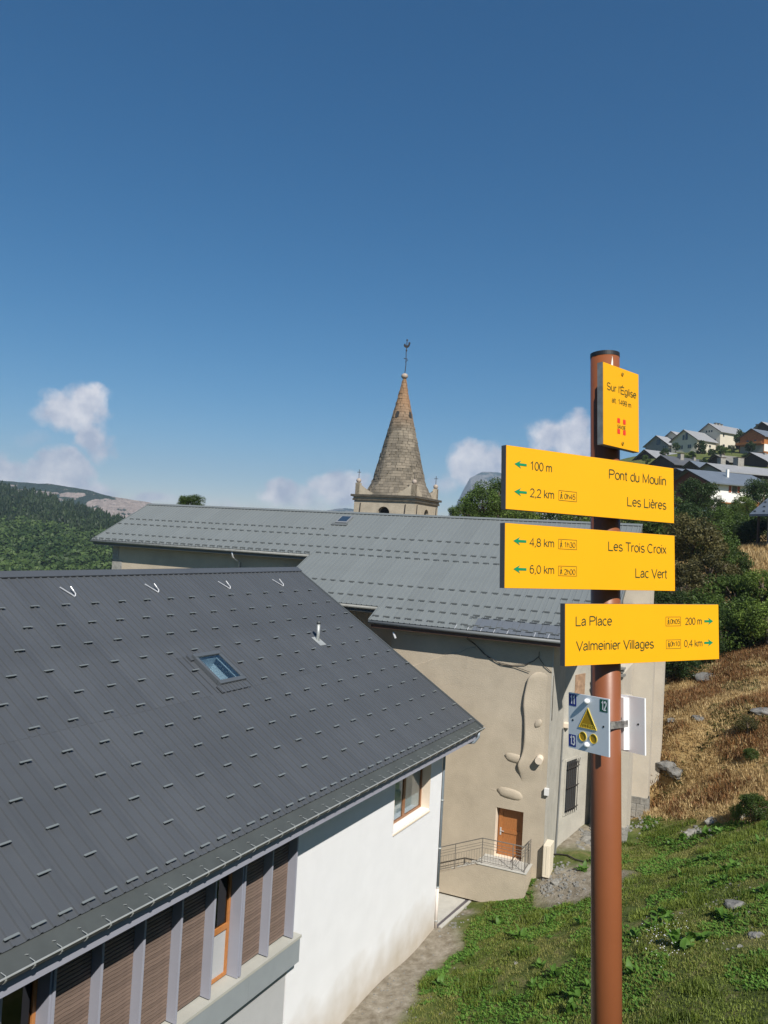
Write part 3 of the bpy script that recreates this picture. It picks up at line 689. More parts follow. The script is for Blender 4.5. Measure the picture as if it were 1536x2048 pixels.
_rp = MB().add(vs, fs).build('raised_plaster', m_plaster, ch, True); _m = _rp.modifiers.new('s', 'SUBSURF'); _m.levels = _m.render_levels = 1
def lump(p0, p1, r, nm='plaster_bulge', mt=None, flat=.42):
    m = MB(); a = Vector(p0); b = Vector(p1); pts = [a.lerp(b, i/6) for i in range(7)]
    vs = []
    n = 12
    for i, p in enumerate(pts):
        rr = r*(1-.72*abs(i/3-1)**4)
        for k in range(n):
            th = 2*math.pi*k/n; vs.append((p.x, p.y+rr*flat*math.cos(th), p.z+rr*math.sin(th)))
    fs = [(i*n+k, i*n+(k+1) % n, (i+1)*n+(k+1) % n, (i+1)*n+k) for i in range(6) for k in range(n)]+[tuple(range(n))[::-1], tuple(6*n+k for k in range(n))]
    return m.add(vs, fs).build(nm, mt or m_plaster, ch, True)
lump((-1.80, .02, 4.30), (-.85, .03, 4.22), .20); lump((-2.05, .02, 2.84), (-.90, .04, 2.74), .23); lump((-2.4, .02, 2.85), (-1.95, .02, 2.8), .06)
lump((-.3,-.03,5.9),(-.62,-.03,5.75),.16)
rg = MB()
pts = [(-6.2,-.012,7.45),(-5.5,-.02,7.75),(-4.6,-.03,8.15),(-4.0,-.035,8.3),(-3.6,-.03,8.55),(-3.3,-.015,8.62)]
n_ = len(pts); rg.add([(p[0], p[1]*1.6, p[2]) for p in pts]+[(p[0], .004, p[2]+.02) for p in pts]+[(p[0], -.002, p[2]-1.3) for p in pts], [(i, i+1, n_+i+1, n_+i) for i in range(n_-1)]+[(2*n_+i, 2*n_+i+1, i+1, i) for i in range(n_-1)]); rg.build('plaster_ridge', m_plaster, ch)
b_ = MB(); b_.tube([(-.32,.1,4.45),(-.30,-.32,4.40)], .15, 14); b_.build('vent_outlet', m_cream, ch)
hk = MB(); hk.box(.05, .30, 2.75, 3.05, 5.17, 5.40); hk.build('side_outlet', m_cream, ch, bevel=.03)
MB().tube([(-6.9,-.5,8.95),(-6.75,-.55,8.7)], .05, 8).build('pipe_end', m_galv, ch)
cb = MB()
cb.tube([(-3.55,-.35,9.05),(-3.3,-.06,8.78),(-2.9,-.05,8.42),(-2.3,-.05,8.12),(-1.7,-.05,8.05),(-1.1,-.05,8.15),(-.75,-.05,8.35),(-.55,-.05,8.55)], .016, 5)
cb.tube([(-3.6,-.3,9.0),(-3.2,-.06,8.7),(-2.7,-.06,8.3),(-2.1,-.06,8.05),(-1.5,-.06,8.02),(-1.2,-.06,7.95),(-.9,-.06,7.88)], .013, 5)
cb.tube([(-.55,-.05,8.75),(-.55,-.05,8.5),(-.3,-.05,8.2),(-.05,-.04,8.0),(.06,.1,7.8),(.07,.1,6.0)], .014, 5); cb.build('cable', m_iron, ch)
pp = MB(); pp.tube([(.10,2.5,5.2),(.10,2.45,4.0),(.10,2.35,2.5),(.10,2.2,1.0),(.10,2.1,-.1)], .035, 8); pp.tube([(.10,2.5,3.72),(.10,3.3,3.80),(.45,4.0,3.75)], .012, 5); pp.build('conduit', mat('grey_conduit', (.16,.165,.165), .5), ch)
MB().box(-.06, .12, -.14, .02, 3.02, 3.3).build('junction_box', mat('white_plastic', (.7,.7,.68), .5), ch, bevel=.01)
eb = MB(); eb.box(.055, .34, -.30, .42, -.15, 1.12); ebo = eb.build('meter_cabinet', mat('cream_cabinet', (.74,.66,.52), .55), ch, bevel=.015)
MB().box(.10, .30, -.306, -.30, -.05, 1.05).build('cabinet_door', mat('cream_cabinet', (.74,.66,.52), .55), ebo); MB().box(.18, .186, -.309, -.304, -.05, 1.05).build('door_gap', m_iron, ebo)
# door
dr = MB().box(-2.0, -.9, .33, .38, .14, 2.1).build('door', m_door, ch)
g = MB()
for (a, b, c, d) in ((-1.96,-1.80,.14,2.1),(-1.08,-.92,.14,2.1),(-1.80,-1.08,1.96,2.1),(-1.80,-1.08,1.05,1.2),(-1.80,-1.08,.14,.34)): g.box(a, b, .30, .33, c, d)
g.build('door_rail', m_door, dr); MB().box(-1.90,-1.84,.27,.30,.95,1.25).tube([(-1.87,.25,1.12),(-1.72,.25,1.12)], .014, 6).build('door_handle', m_galv, dr)
g = MB(); g.box(-2.045, -2.02, .005, .36, .131, 2.12); g.box(-2.03, -.9, .0, .30, .10, .132); g.build('door_reveal', m_cream, ch)
# quoin of the far left wall, hook and pipe
for i in range(9):
    MB().box(-28.32, -27.55 if i % 2 else -27.85, 5.14, 6.2, 4.0+i*.85, 4.82+i*.85).build('quoin_stone', m_stone if i > 5 else m_pier, ch, bevel=.02)
g = MB(); p = cp(-19.0, 5.72); g.tube([(-19.0, p.y-.02, p.z-.15), (-19.0, p.y+.05, p.z-.45), (-18.95, 5.08, p.z-.75), (-18.95, 5.08, 2)], .055, 8); g.build('downpipe', m_galv, ch, True)

# ---- tower
tw = empty('tower', (0,0,0)); tw.parent = ch
m_tow = mat('tower_plaster', (.40,.345,.26), .9, var=.18, vscale=1.6, bump=.6, bscale=12)
m_spire = mat('spire_stone', (.15,.128,.092), .95, var=.35, vscale=1.4, bump=.7, bscale=10)
def wl(px, py, Y):
    q = at(px, py, Y)-CO; return Vector((q.x*math.cos(CAZ)-q.y*math.sin(CAZ), q.x*math.sin(CAZ)+q.y*math.cos(CAZ), q.z))
Tc = wl(829.5, 1007, 56.0); TX1, TY0 = Tc.x, Tc.y; TS = 4.85; TX0 = TX1-TS; TY1 = TY0+TS; TZ = Tc.z+.12
body = MB().box(TX0, TX1, TY0, TY1, -1, TZ).build('tower_wall', m_tow, tw)
def arch_cutter(c, wdt, z0, zt, axis):
    m = MB(); n = 10; r = wdt/2; pts = [(-r, z0), (r, z0)]+[(r*math.cos(math.pi*i/n), zt-r+r*math.sin(math.pi*i/n)) for i in range(n+1)]
    if axis == 'y': m.prism([(c+a, TY0-.5, z) for a, z in pts], (0, 1.3, 0))
    else: m.prism([(TX1-.8, c+a, z) for a, z in pts], (1.3, 0, 0))
    return m
for c, ax_ in (((TX0+TX1)/2, 'y'), ((TY0+TY1)/2, 'x')):
    cu = arch_cutter(c, .95, TZ-2.2, TZ-.42, ax_).build('cutter', None, tw); md = body.modifiers.new('c', 'BOOLEAN'); md.object = cu; md.solver = 'EXACT'
    bpy.context.view_layer.update(); nm = bpy.data.meshes.new_from_object(body.evaluated_get(bpy.context.evaluated_depsgraph_get())); body.modifiers.clear(); body.data = nm; bpy.data.objects.remove(cu)
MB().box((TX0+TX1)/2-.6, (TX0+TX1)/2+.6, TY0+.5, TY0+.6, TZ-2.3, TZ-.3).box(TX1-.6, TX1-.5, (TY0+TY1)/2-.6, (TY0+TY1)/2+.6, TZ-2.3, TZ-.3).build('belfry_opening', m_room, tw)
for q_ in ((TX0+.5, TY0-.04), (TX1-.75, TY0-.04), ): MB().tube([(q_[0], q_[1], TZ-.95), (q_[0]+.05, q_[1], TZ-.2)], .035, 6).build('wall_tie', m_iron, tw)
for yy in (TY0+.35, TY1-.5): MB().tube([(TX1+.04, yy, TZ-.95), (TX1+.04, yy+.05, TZ-.2)], .035, 6).build('wall_tie', m_iron, tw)
m_lich = mat('lichen_black_stone', (.035,.033,.028), .95, col2=(.11,.095,.07), vscale=3.5, bump=.5, bscale=15)
for e, z0_, z1_, mm in ((.10, TZ-.02, TZ+.12, m_lich), (.06, TZ+.12, TZ+.26, m_tow), (.22, TZ+.26, TZ+.42, m_lich)):
    MB().box(TX0-e, TX1+e, TY0-e, TY1+e, z0_, z1_).build('cornice', mm, tw)
SZ = TZ+.42; CXs, CYs = (TX0+TX1)/2+.06, (TY0+TY1)/2
# spire from stone courses: square foot turning into an eight sided cone
SH = 9.15; n_c = 44
def spire_ring(f):
    r = 2.36*(1-f)**1.04+.10*f
    if f < .12: r += (.12-f)*2.6
    return r
sv = []; sf = []
def spt(f, th, out=0):
    r = spire_ring(f)+out; k8 = math.pi/8; a = (th+k8) % (math.pi/4)-k8; r8 = r*math.cos(k8)/math.cos(a)
    rr = r8*(.55+.0)+r*.45*math.cos(k8*.6); return (CXs+rr*math.cos(th), CYs+rr*math.sin(th), SZ+SH*f)
core = MB(); vs = [spt(i/30, 2*math.pi*k/32, -.04) for i in range(31) for k in range(32)]
core.add(vs, [(i*32+k, i*32+(k+1) % 32, (i+1)*32+(k+1) % 32, (i+1)*32+k) for i in range(30) for k in range(32)]); core.build('spire', m_spire, tw)
vs = []; fs = []; rnd = random.Random(3); cols = []
for c in range(n_c):
    f0 = c/n_c; f1 = (c+1)/n_c-.0016; nn = max(6, int(2*math.pi*spire_ring(f0)/.40)); ph = rnd.random()
    for k in range(nn):
        a0 = (k+ph+rnd.uniform(-.12,.12))/nn*2*math.pi; a1 = (k+1+ph)/nn*2*math.pi-.03/max(spire_ring(f0), .2)
        o_ = rnd.uniform(-.012, .035); o = len(vs); am = (a0+a1)/2
        vs += [spt(f0, a0, o_), spt(f0, am, o_), spt(f0, a1, o_), spt(f1, a0, o_), spt(f1, am, o_), spt(f1, a1, o_)]
        vs += [spt(f0, a0, -.05), spt(f0, a1, -.05), spt(f1, a0, -.05), spt(f1, a1, -.05)]
        fs += [(o, o+1, o+4, o+3), (o+1, o+2, o+5, o+4), (o, o+6, o+7, o+2), (o+3, o+5, o+9, o+8), (o, o+3, o+8, o+6), (o+2, o+7, o+9, o+5)]
        tone = rnd.random()
        cols += [tone]*6
me = MB().add(vs, fs).mesh('spire_stones', None)
sm_ = bpy.data.materials.new('spire_blocks'); sm_.use_nodes = True; nt = sm_.node_tree; N = nt.nodes; L = nt.links; b = N['Principled BSDF']; b.inputs['Roughness'].default_value = .95
g_ = N.new('ShaderNodeNewGeometry'); tc = N.new('ShaderNodeTexCoord'); n1 = N.new('ShaderNodeTexNoise'); n1.inputs['Scale'].default_value = .9; n1.inputs['Detail'].default_value = 8; n1.inputs['Roughness'].default_value = .75; L.new(tc.outputs['Object'], n1.inputs['Vector'])
sp_ = N.new('ShaderNodeSeparateXYZ'); L.new(tc.outputs['Object'], sp_.inputs[0])
r1 = N.new('ShaderNodeValToRGB'); e = r1.color_ramp.elements; e[0].position = .28; e[0].color = (.085,.075,.058,1); e[1].position = .72; e[1].color = (.275,.235,.18,1)
ad = N.new('ShaderNodeMath'); ad.operation = 'MULTIPLY_ADD'; L.new(g_.outputs['Random Per Island'], ad.inputs[0]); ad.inputs[1].default_value = .22; 
s2 = N.new('ShaderNodeMath'); s2.operation = 'ADD'; L.new(n1.outputs['Fac'], s2.inputs[0]); s2.inputs[1].default_value = -.11; L.new(s2.outputs[0], ad.inputs[2]); L.new(ad.outputs[0], r1.inputs[0])
mr = N.new('ShaderNodeMapRange'); mr.inputs['From Min'].default_value = SZ+5.0; mr.inputs['From Max'].default_value = SZ+7.2; L.new(sp_.outputs[2], mr.inputs['Value'])
mm = N.new('ShaderNodeMath'); mm.operation = 'MULTIPLY'; L.new(mr.outputs[0], mm.inputs[0]); mm.inputs[1].default_value = .75
mx = N.new('ShaderNodeMix'); mx.data_type = 'RGBA'; mx.blend_type = 'MIX'; L.new(mm.outputs[0], mx.inputs['Factor']); L.new(r1.outputs[0], mx.inputs['A']); mx.inputs['B'].default_value = (.30,.17,.085,1); L.new(mx.outputs['Result'], b.inputs['Base Color'])
n3 = N.new('ShaderNodeTexNoise'); n3.inputs['Scale'].default_value = 14; L.new(tc.outputs['Object'], n3.inputs['Vector']); bp = N.new('ShaderNodeBump'); bp.inputs['Strength'].default_value = .8; bp.inputs['Distance'].default_value = .03; L.new(n3.outputs['Fac'], bp.inputs['Height']); L.new(bp.outputs[0], b.inputs['Normal'])
me.materials.append(sm_); so_ = obj('spire_stones', me, tw); tag(so_, kind='stuff')
# small openings in the spire
for th in (math.radians(-97), math.radians(-18), math.radians(-187), math.radians(80)):
    f = .655; p = Vector(spt(f, th, .0)); q2 = Vector(spt(f+.055, th, .0)); out = Vector((math.cos(th), math.sin(th), 0)); tn = Vector((-out.y, out.x, 0)); up = (q2-p)
    n = 8; poly = [p-tn*.13, p+tn*.13]+[p+up*.7+tn*.13*math.cos(math.pi*i/n)+up.normalized()*.15*math.sin(math.pi*i/n) for i in range(n+1)]
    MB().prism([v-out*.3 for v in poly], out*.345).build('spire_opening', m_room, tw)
# finial, weathercock
top = Vector((CXs, CYs, SZ+SH)); MB().ball(top+Vector((0,0,.12)), .26, 14, 9, .85).build('finial_ball', mat('finial_stone', (.36,.30,.25), .9, var=.2, vscale=6), tw, True)
wk = MB(); wk.tube([top+Vector((0,0,.3)), top+Vector((.06,0,1.0)), top+Vector((.02,0,1.9)), top+Vector((.05,0,2.9))], .032, 6)
wk.tube([top+Vector((-.14,0,1.5)), top+Vector((.16,0,1.42))], .03, 6); wk.ball(top+Vector((.04,0,2.1)), .07); wk.tube([top+Vector((-.02,0,1.2)), top+Vector((.2,0,1.35))], .02, 5)
wk.build('weathervane_rod', m_iron, tw)
prof = [(-.30,.12),(-.27,.30),(-.17,.33),(-.12,.20),(-.02,.14),(.10,.17),(.16,.28),(.15,.40),(.22,.46),(.29,.40),(.36,.37),(.30,.33),(.27,.15),(.18,.0),(.04,-.07),(-.12,-.04),(-.22,.02)]
MB().prism([(top.x+.05+a*.85, top.y-.02, top.z+2.35+z*.85) for a, z in prof], (0, .05, 0)).build('weathercock', m_iron, tw)
MB().ball(top+Vector((.05,0,2.9)), .07).build('weathervane_tip', m_iron, tw)
# corner horns with balls and crosses
for cx_, cy_, sx, sy in ((TX0, TY0, 1, 1), (TX1, TY0, -1, 1), (TX1, TY1, -1, -1), (TX0, TY1, 1, -1)):
    h = MB(); x0, y0 = cx_+sx*.02, cy_+sy*.02; W_ = 1.75
    A = [(0, .85), (.30, .83), (.75, .52), (1.2, .24), (W_, .0)]
    base_ = [(x0, y0), (x0+sx*W_, y0), (x0+sx*W_*.55, y0+sy*W_*.55), (x0, y0+sy*W_)]
    vs = [(x, y, SZ) for x, y in base_]; ap = []
    ring = []
    for t_, hh in A:
        k_ = t_/W_; ring.append([(x0+sx*t_, y0, SZ+hh), (x0+sx*t_*.55, y0+sy*t_*.55, SZ+hh*.96), (x0, y0+sy*t_, SZ+hh)])
    vs = []; fs = []
    for r_ in ring: vs += r_
    for i in range(len(ring)-1):
        for j in range(2): fs.append((i*3+j, i*3+j+1, i*3+3+j+1, i*3+3+j))
    o = len(vs); vs += [(x0+sx*t_, y0, SZ) for t_, _ in A]+[(x0, y0+sy*t_, SZ) for t_, _ in A]; nA = len(A)
    for i in range(nA-1): fs += [(i*3, (i+1)*3, o+i+1, o+i), (i*3+2, o+nA+i, o+nA+i+1, (i+1)*3+2)]
    h.add(vs, fs); h.box(min(x0, x0+sx*.34), max(x0, x0+sx*.34), min(y0, y0+sy*.34), max(y0, y0+sy*.34), SZ-.01, SZ+.86)
    h.build('corner_horn', m_tow, tw)
    bx, by = x0+sx*.17, y0+sy*.17
    MB().ball((bx, by, SZ+1.03), .19, 10, 7).build('corner_ball', mat('finial_stone', (.36,.30,.25), .9), tw, True)
    MB().tube([(bx, by, SZ+1.16), (bx, by, SZ+1.86)], .022, 5).tube([(bx-.15, by, SZ+1.66), (bx+.15, by, SZ+1.66)], .02, 5).build('cross', m_iron, tw)

# ------------------------------------------------------------------ entrance steps, railing
stp = empty('entrance_landing', CO, -CAZ, 'rendered concrete landing with steps in front of the brown wooden door', 'landing')
pl = MB(); pl.box(-2.3, -.42, -1.12, -.004, -1.35, .13); pl.build('landing_block', m_plaster, stp)
pl = MB(); pl.prism([(-2.3,-1.12,-1.35),(-2.3,-1.12,.125),(-4.3,-1.12,-.72),(-6.0,-1.12,-.95),(-6.0,-1.12,-1.35)], (0, .22, 0)); pl.build('ramp_wall', m_plaster, stp)
MB().box(-2.4, -.40, -1.145, -.006, .131, .155).build('landing_slab', m_conc, stp)
for i in range(5): MB().box(-2.62-i*.3, -2.31-i*.3, -.89, -.005, -1.3, -.05-i*.17).build('step', m_conc, stp)
rl = empty('railing', CO, -CAZ, 'thin grey metal railing around the landing and down the steps', 'railing')
Yf = -1.03; lz = .155
def railseg(a, b, ha, hb, posts, bal=True):
    a = Vector(a); b = Vector(b)
    for hh, rr in ((1.0, .022), (.84, .010), (.74, .010), (.62, .010), (.09, .012)):
        MB().tube([a+Vector((0,0,hh)), b+Vector((0,0,hh))], rr, 6).build('rail', m_rail, rl)
    for t_ in posts:
        p = a.lerp(b, t_); MB().tube([p+Vector((0,0,.0)), p+Vector((0,0,1.0))], .02, 6).build('rail_post', m_rail, rl)
    n = int((b-a).length/.115)
    for i in range(1, n):
        p = a.lerp(b, i/n); MB().tube([p+Vector((0,0,.09)), p+Vector((0,0,.62))], .006, 5).build('baluster', m_rail, rl)
railseg((-2.25,Yf,lz), (-.5,Yf,lz), 1, 1, (0, .72, 1)); railseg((-.5,Yf,lz), (-.5,-.1,lz), 1, 1, (1,))
railseg((-4.3,Yf,-.70), (-2.25,Yf,lz), 1, 1, (0, .45))
# paved corner and drain
pv = empty('paved_corner', (0,0,0), 0, 'small pale concrete paving with a slot drain between white wall and landing', 'paving')
PZ = BO.z+.06
def pg(px, py): d = ray(px, py); q = d*(PZ/d.z); return Vector((q.x, q.y, PZ))
q1, q2, q3, q4 = pg(850,1768), pg(936,1794), pg(868,1853), pg(820,1850)
MB().prism([q1, q4, q3, q2], (0,0,-.25)).build('paving_slab', m_conc, pv)
a, b, c, d = pg(936,1796), pg(943,1797), pg(877,1853), pg(870,1853)
MB().prism([a+Vector((0,0,.006)), d+Vector((0,0,.006)), c+Vector((0,0,.006)), b+Vector((0,0,.006))], (0,0,-.05)).build('slot_drain', mat('drain_grate', (.10,.09,.10), .6, var=.2, vscale=20), pv)
a2, c2 = pg(948,1797), pg(883,1856)
MB().prism([b+Vector((.0,0,.012)), c+Vector((0,0,.012)), c2+Vector((0,0,.012)), a2+Vector((0,0,.012))], (0,0,-.2)).build('drain_edge', m_conc, pv)
# ------------------------------------------------------------------ signpost
AX = Vector((-0.033, 0.055, 0.998)).normalized(); PC = Vector((0.706, 2.4, -0.408)); PR = .0445
m_pole = mat('red_brown_paint', (.235,.075,.028), .42, var=.05, vscale=6, spec=.5, bump=.02, bscale=30)
m_black = mat('black_cap', (.012,.012,.014), .5)
m_yel = mat('yellow_panel', (.83,.385,.004), .5, var=.015, vscale=4, spec=.35)
m_sedge = mat('grey_panel_edge', (.085,.085,.095), .6)
m_txt = mat('dark_green_engraving', (.022,.055,.015), .6)
m_arrow = mat('green_arrow', (.0,.23,.09), .5)
m_red = mat('red_print', (.72,.035,.02), .5)
m_scr = mat('yellow_screw_head', (.55,.30,.02), .35, metal=.3)
pole = empty('signpost', PC-AX*2.0, 0, 'round red brown metal signpost with black cap holding the yellow panels', 'post')
pole_q = AX.to_track_quat('Z', 'Y')
def W2(o_parent, mb, nm, m, smooth=False, bevel=0): return mb.build(nm, m, o_parent, smooth, bevel)
pb = MB(); L0 = PC-AX*2.0
def rel(p): return Vector(p)-L0
TOPH = 1.023
pb.tube([rel(PC-AX*2.2), rel(PC+AX*(TOPH-.008))], PR, 48); pb.build('post_tube', m_pole, pole, True)
bpy.data.objects['post_tube'].data.polygons.foreach_set('use_smooth', [len(p.vertices) == 4 for p in bpy.data.objects['post_tube'].data.polygons])
MB().tube([rel(PC+AX*(TOPH-.009)), rel(PC+AX*(TOPH-.001)), rel(PC+AX*(TOPH+.004))], PR+.0008, 48).build('cap', m_black, pole)
def sframe(az, u0, zt, off):
    a = R(az); u = Vector((math.sin(a), math.cos(a), 0)); u = (u-AX*u.dot(AX)).normalized(); n = u.cross(AX)
    return PC+AX*zt+n*off+u*u0, u, n
# pale patch painted in place of a sun glint near the top
fdir = (-(PC) + AX*PC.dot(AX)).normalized(); side_ = AX.cross(fdir)
def on_pole(ang, z, lift=.0006): 
    d = fdir*math.cos(ang)+side_*math.sin(ang); return rel(PC+AX*z+d*(PR+lift))
sgn_ = 1 if side_.x > 0 else -1
glint = []
for (a_, z_) in ((.52,1.01),(.44,.985),(.36,.955),(.40,.94),(.34,.925),(.40,.915),(.48,.93),(.56,.955),(.57,.99)): glint.append(on_pole(sgn_*a_, z_))
MB().add(glint, [tuple(range(len(glint)))]).build('glint_patch', mat('glint_white', (.75,.72,.66), .5), pole)
# plain engraved letters, drawn as strokes of one width (cap height 1)
def _arc(cx, cy, rx, ry, a0, a1, n=None):
    n = n or max(4, int(abs(a1-a0)/22)); return [(cx+rx*math.cos(R(a0+(a1-a0)*i/n)), cy+ry*math.sin(R(a0+(a1-a0)*i/n))) for i in range(n+1)]
XH = .72
GL = {
 'L': (.62, [[(.06,1),(.06,0),(.56,0)]]), 'P': (.70, [[(.06,0),(.06,1)], [(.06,1),(.38,1)]+_arc(.38,.75,.25,.25,90,-90)+[(.06,.5)]]),
 'T': (.66, [[(0,1),(.62,1)], [(.31,.95),(.31,0)]]), 'V': (.70, [[(0,1),(.33,0),(.66,1)]]), 'A': (.70, [[(0,0),(.33,1),(.66,0)], [(.13,.33),(.53,.33)]]),
 'C': (.76, [_arc(.36,.5,.34,.5,48,312)]), 'M': (.86, [[(.06,0),(.06,1),(.40,.08),(.74,1),(.74,0)]]), 'O': (.80, [_arc(.38,.5,.36,.5,90,450,20)]), 'I': (.22, [[(.1,0),(.1,1)]]),
 'E': (.66, [[(.6,1),(.06,1),(.06,0),(.62,0)], [(.1,.53),(.56,.53)]]), 'F': (.62, [[(.58,1),(.06,1),(.06,0)], [(.1,.53),(.5,.53)]]),
 'S': (.68, [_arc(.32,.74,.26,.26,30,250)+[(.4,.47)]+_arc(.32,.27,.28,.27,62,-160)[1:]]),
 'u': (.56, [[(.06,XH),(.06,.24)]+_arc(.24,.22,.18,.22,180,300)+[(.43,.16)], [(.44,XH),(.44,0)]]), 'r': (.36, [[(.06,XH),(.06,0)], _arc(.26,.46,.19,.24,170,75)]),
 'l': (.20, [[(.07,1),(.07,0)]]), "'": (.16, [[(.06,1),(.06,.74)]]), 'i': (.20, [[(.07,XH),(.07,0)], [(.07,1),(.07,.90)]]), '.': (.24, [[(.1,.08),(.1,0)]]), ',': (.24, [[(.11,.08),(.11,-.02),(.05,-.16)]]),
 'n': (.56, [[(.06,XH),(.06,0)], [(.08,.5)]+_arc(.25,.50,.19,.21,140,0)+[(.44,0)]]), 'm': (.86, [[(.06,XH),(.06,0)], [(.08,.5)]+_arc(.23,.50,.17,.21,140,0)+[(.40,0)], [(.42,.5)]+_arc(.57,.50,.17,.21,140,0)+[(.74,0)]]),
 'h': (.56, [[(.06,1),(.06,0)], [(.08,.5)]+_arc(.25,.50,.19,.21,140,0)+[(.44,0)]]), 'k': (.52, [[(.06,1),(.06,0)], [(.43,XH),(.09,.32)], [(.20,.42),(.46,0)]]),
 'o': (.58, [_arc(.28,.36,.24,.36,90,450,18)]), 'e': (.58, [[(.06,.38),(.51,.38)]+_arc(.28,.37,.23,.35,0,315)]), 'c': (.52, [_arc(.28,.36,.24,.36,52,308)]),
 'a': (.56, [[(.08,.54)]+_arc(.26,.50,.18,.22,150,0)+[(.44,0)], [(.43,.44),(.20,.38)]+_arc(.20,.20,.15,.18,100,300)+[(.42,.18)]]),
 'd': (.58, [[(.48,1),(.48,0)], _arc(.26,.36,.21,.36,55,305)]), 'g': (.58, [[(.48,XH),(.48,-.06)]+_arc(.27,-.06,.21,.2,0,-160), _arc(.26,.37,.21,.35,55,305)]),
 't': (.32, [[(.13,.93),(.13,.14)]+_arc(.23,.12,.10,.12,180,280), [(.0,XH),(.27,XH)]]), 'x': (.52, [[(.02,XH),(.44,0)], [(.43,XH),(.24,.38)], [(.22,.33),(.01,0)]]),
 's': (.52, [_arc(.25,.54,.18,.18,30,250)+[(.30,.34)]+_arc(.25,.18,.20,.18,60,-155)[1:]]),
 '0': (.60, [_arc(.29,.5,.24,.5,90,450,20)]), '1': (.60, [[(.12,.78),(.34,1),(.34,0)]]), '2': (.60, [_arc(.29,.72,.23,.28,165,-25)+[(.06,0),(.54,0)]]), '3': (.60, [_arc(.27,.75,.21,.25,150,-85)+[(.22,.5)], [(.27,.5)]+_arc(.27,.26,.25,.26,80,-155)]),
 '4': (.60, [[(.42,0),(.42,1),(.03,.30),(.56,.30)]]), '5': (.60, [[(.50,1),(.14,1),(.08,.52)]+_arc(.28,.33,.25,.31,130,-150)]), '6': (.60, [_arc(.30,.52,.24,.48,50,180)+_arc(.29,.31,.23,.31,180,500,16)]),
 '8': (.60, [_arc(.29,.76,.20,.24,90,450,14), _arc(.29,.27,.24,.27,90,450,14)]), '9': (.60, [_arc(.28,.48,.24,.48,230,360)+_arc(.28,.69,.23,.31,0,320,16)]), ' ': (.32, [])}
GL['É'] = (.66, GL['E'][1]+[[(.26,1.12),(.40,1.28)]]); GL['è'] = (.58, GL['e'][1]+[[(.20,1.0),(.32,.84)]])
def ribbon(pts, w):
    P = [Vector((p[0], p[1], 0)) for p in pts]; P = [p for i, p in enumerate(P) if i == 0 or (p-P[i-1]).length > 1e-4]; n = len(P); closed = (P[0]-P[-1]).length < 1e-3; vs = []
    for i in range(n):
        a = P[i-1] if i else (P[-2] if closed else None); b = P[i+1] if i < n-1 else (P[1] if closed else None)
        d0 = (P[i]-a).normalized() if a is not None else (b-P[i]).normalized(); d1 = (b-P[i]).normalized() if b is not None else d0
        t = (d0+d1); t = t.normalized() if t.length > .2 else d0; k = Vector((-t.y, t.x, 0)); c = max(.45, k.dot(Vector((-d0.y, d0.x, 0))))
        vs += [P[i]+k*w/2/c, P[i]-k*w/2/c]
    return vs, [(2*i, 2*i+1, 2*i+3, 2*i+2) for i in range(n-1)]
def text_obj(s, m, parent, o, u, v, n, x, y, w, h, bold=0.0, nm='lettering', lift=.0008, sw=.125):
    tot = sum(GL[c][0] for c in s)-.06; kx = w/tot; V = []; F_ = []; cx = 0; q = 0
    for c in s:
        for st in GL[c][1]:
            vs, fs = ribbon([(a*kx/h*1.0, b) for a, b in st], sw+bold); b0 = len(V); q += 1
            V += [o+u*(x+cx*kx+p.x*h)+v*(y+p.y*h)+n*(lift+q*.000012)-parent.location for p in vs]; F_ += [tuple(i+b0 for i in f) for f in fs]
        cx += GL[c][0]
    return MB().add(V, F_).build(nm, m, parent)
def panel(az, u0, zt, w, h, label, th=.02, mface=m_yel, off=PR+.03, name='direction_panel', cat='sign panel', group=None):
    o, u, n = sframe(az, u0, zt, off); root = empty(name, o, 0, label, cat, group); v = AX
    def P(x, y, z): return u*x+v*y+n*z
    def slab(x0, x1, y0, y1, z0, z1, nm, m, bev=0):
        b = MB(); b.obox(P((x0+x1)/2, (y0+y1)/2, (z0+z1)/2), u*(x1-x0)/2, v*(y1-y0)/2, n*(z1-z0)/2); return b.build(nm, m, root, bevel=bev)
    return root, o, u, v, n, P, slab
def walker(root, o, u, v, n, x, y, h, flip=1):
    s = h/10.0; L = []
    def quad(p, q, wd):
        p = Vector((p[0]*s*flip, p[1]*s, 0)); q = Vector((q[0]*s*flip, q[1]*s, 0)); d = (q-p).normalized(); k = Vector((-d.y, d.x, 0))*wd*s/2
        return [p-k, q-k, q+k, p+k]
    mb = MB()
    for p, q, wd in (((0,4.2),(.3,7.2),1.5),((0,4.4),(-1.6,0.4),.9),((.1,4.4),(1.2,2.3),1.0),((1.2,2.3),(1.3,.2),.8),((.3,7),(-1.3,5),.7),((.3,7),(1.9,5.4),.7),((1.9,5.6),(2.2,.3),.35)):
        mb.add([o+u*(x+c.x)+v*(y+c.y)+n*.0008-root.location for c in quad(p, q, wd)], [(0,1,2,3)])
    c = [Vector(((.35+.95*math.cos(k*math.pi/4))*s*flip, (8.9+.95*math.sin(k*math.pi/4))*s, 0)) for k in range(8)]
    mb.add([o+u*(x+q.x)+v*(y+q.y)+n*.0008-root.location for q in c], [tuple(range(8))]); mb.build('walker_symbol', m_txt, root)
def arrow(root, o, u, v, n, xt, xe, y):
    d = 1 if xe > xt else -1; hl = .020*d; m = MB()
    pts = [(xt, y), (xt+hl*1.25, y+.0115), (xt+hl*.95, y+.0035), (xe, y+.0035), (xe, y-.0035), (xt+hl*.95, y-.0035), (xt+hl*1.25, y-.0115)]
    if d < 0: pts = pts[::-1]
    m.add([o+u*a+v*b+n*.0008-root.location for a, b in pts], [tuple(range(7))[::-1]]); a_ = m.build('arrow', m_arrow, root)
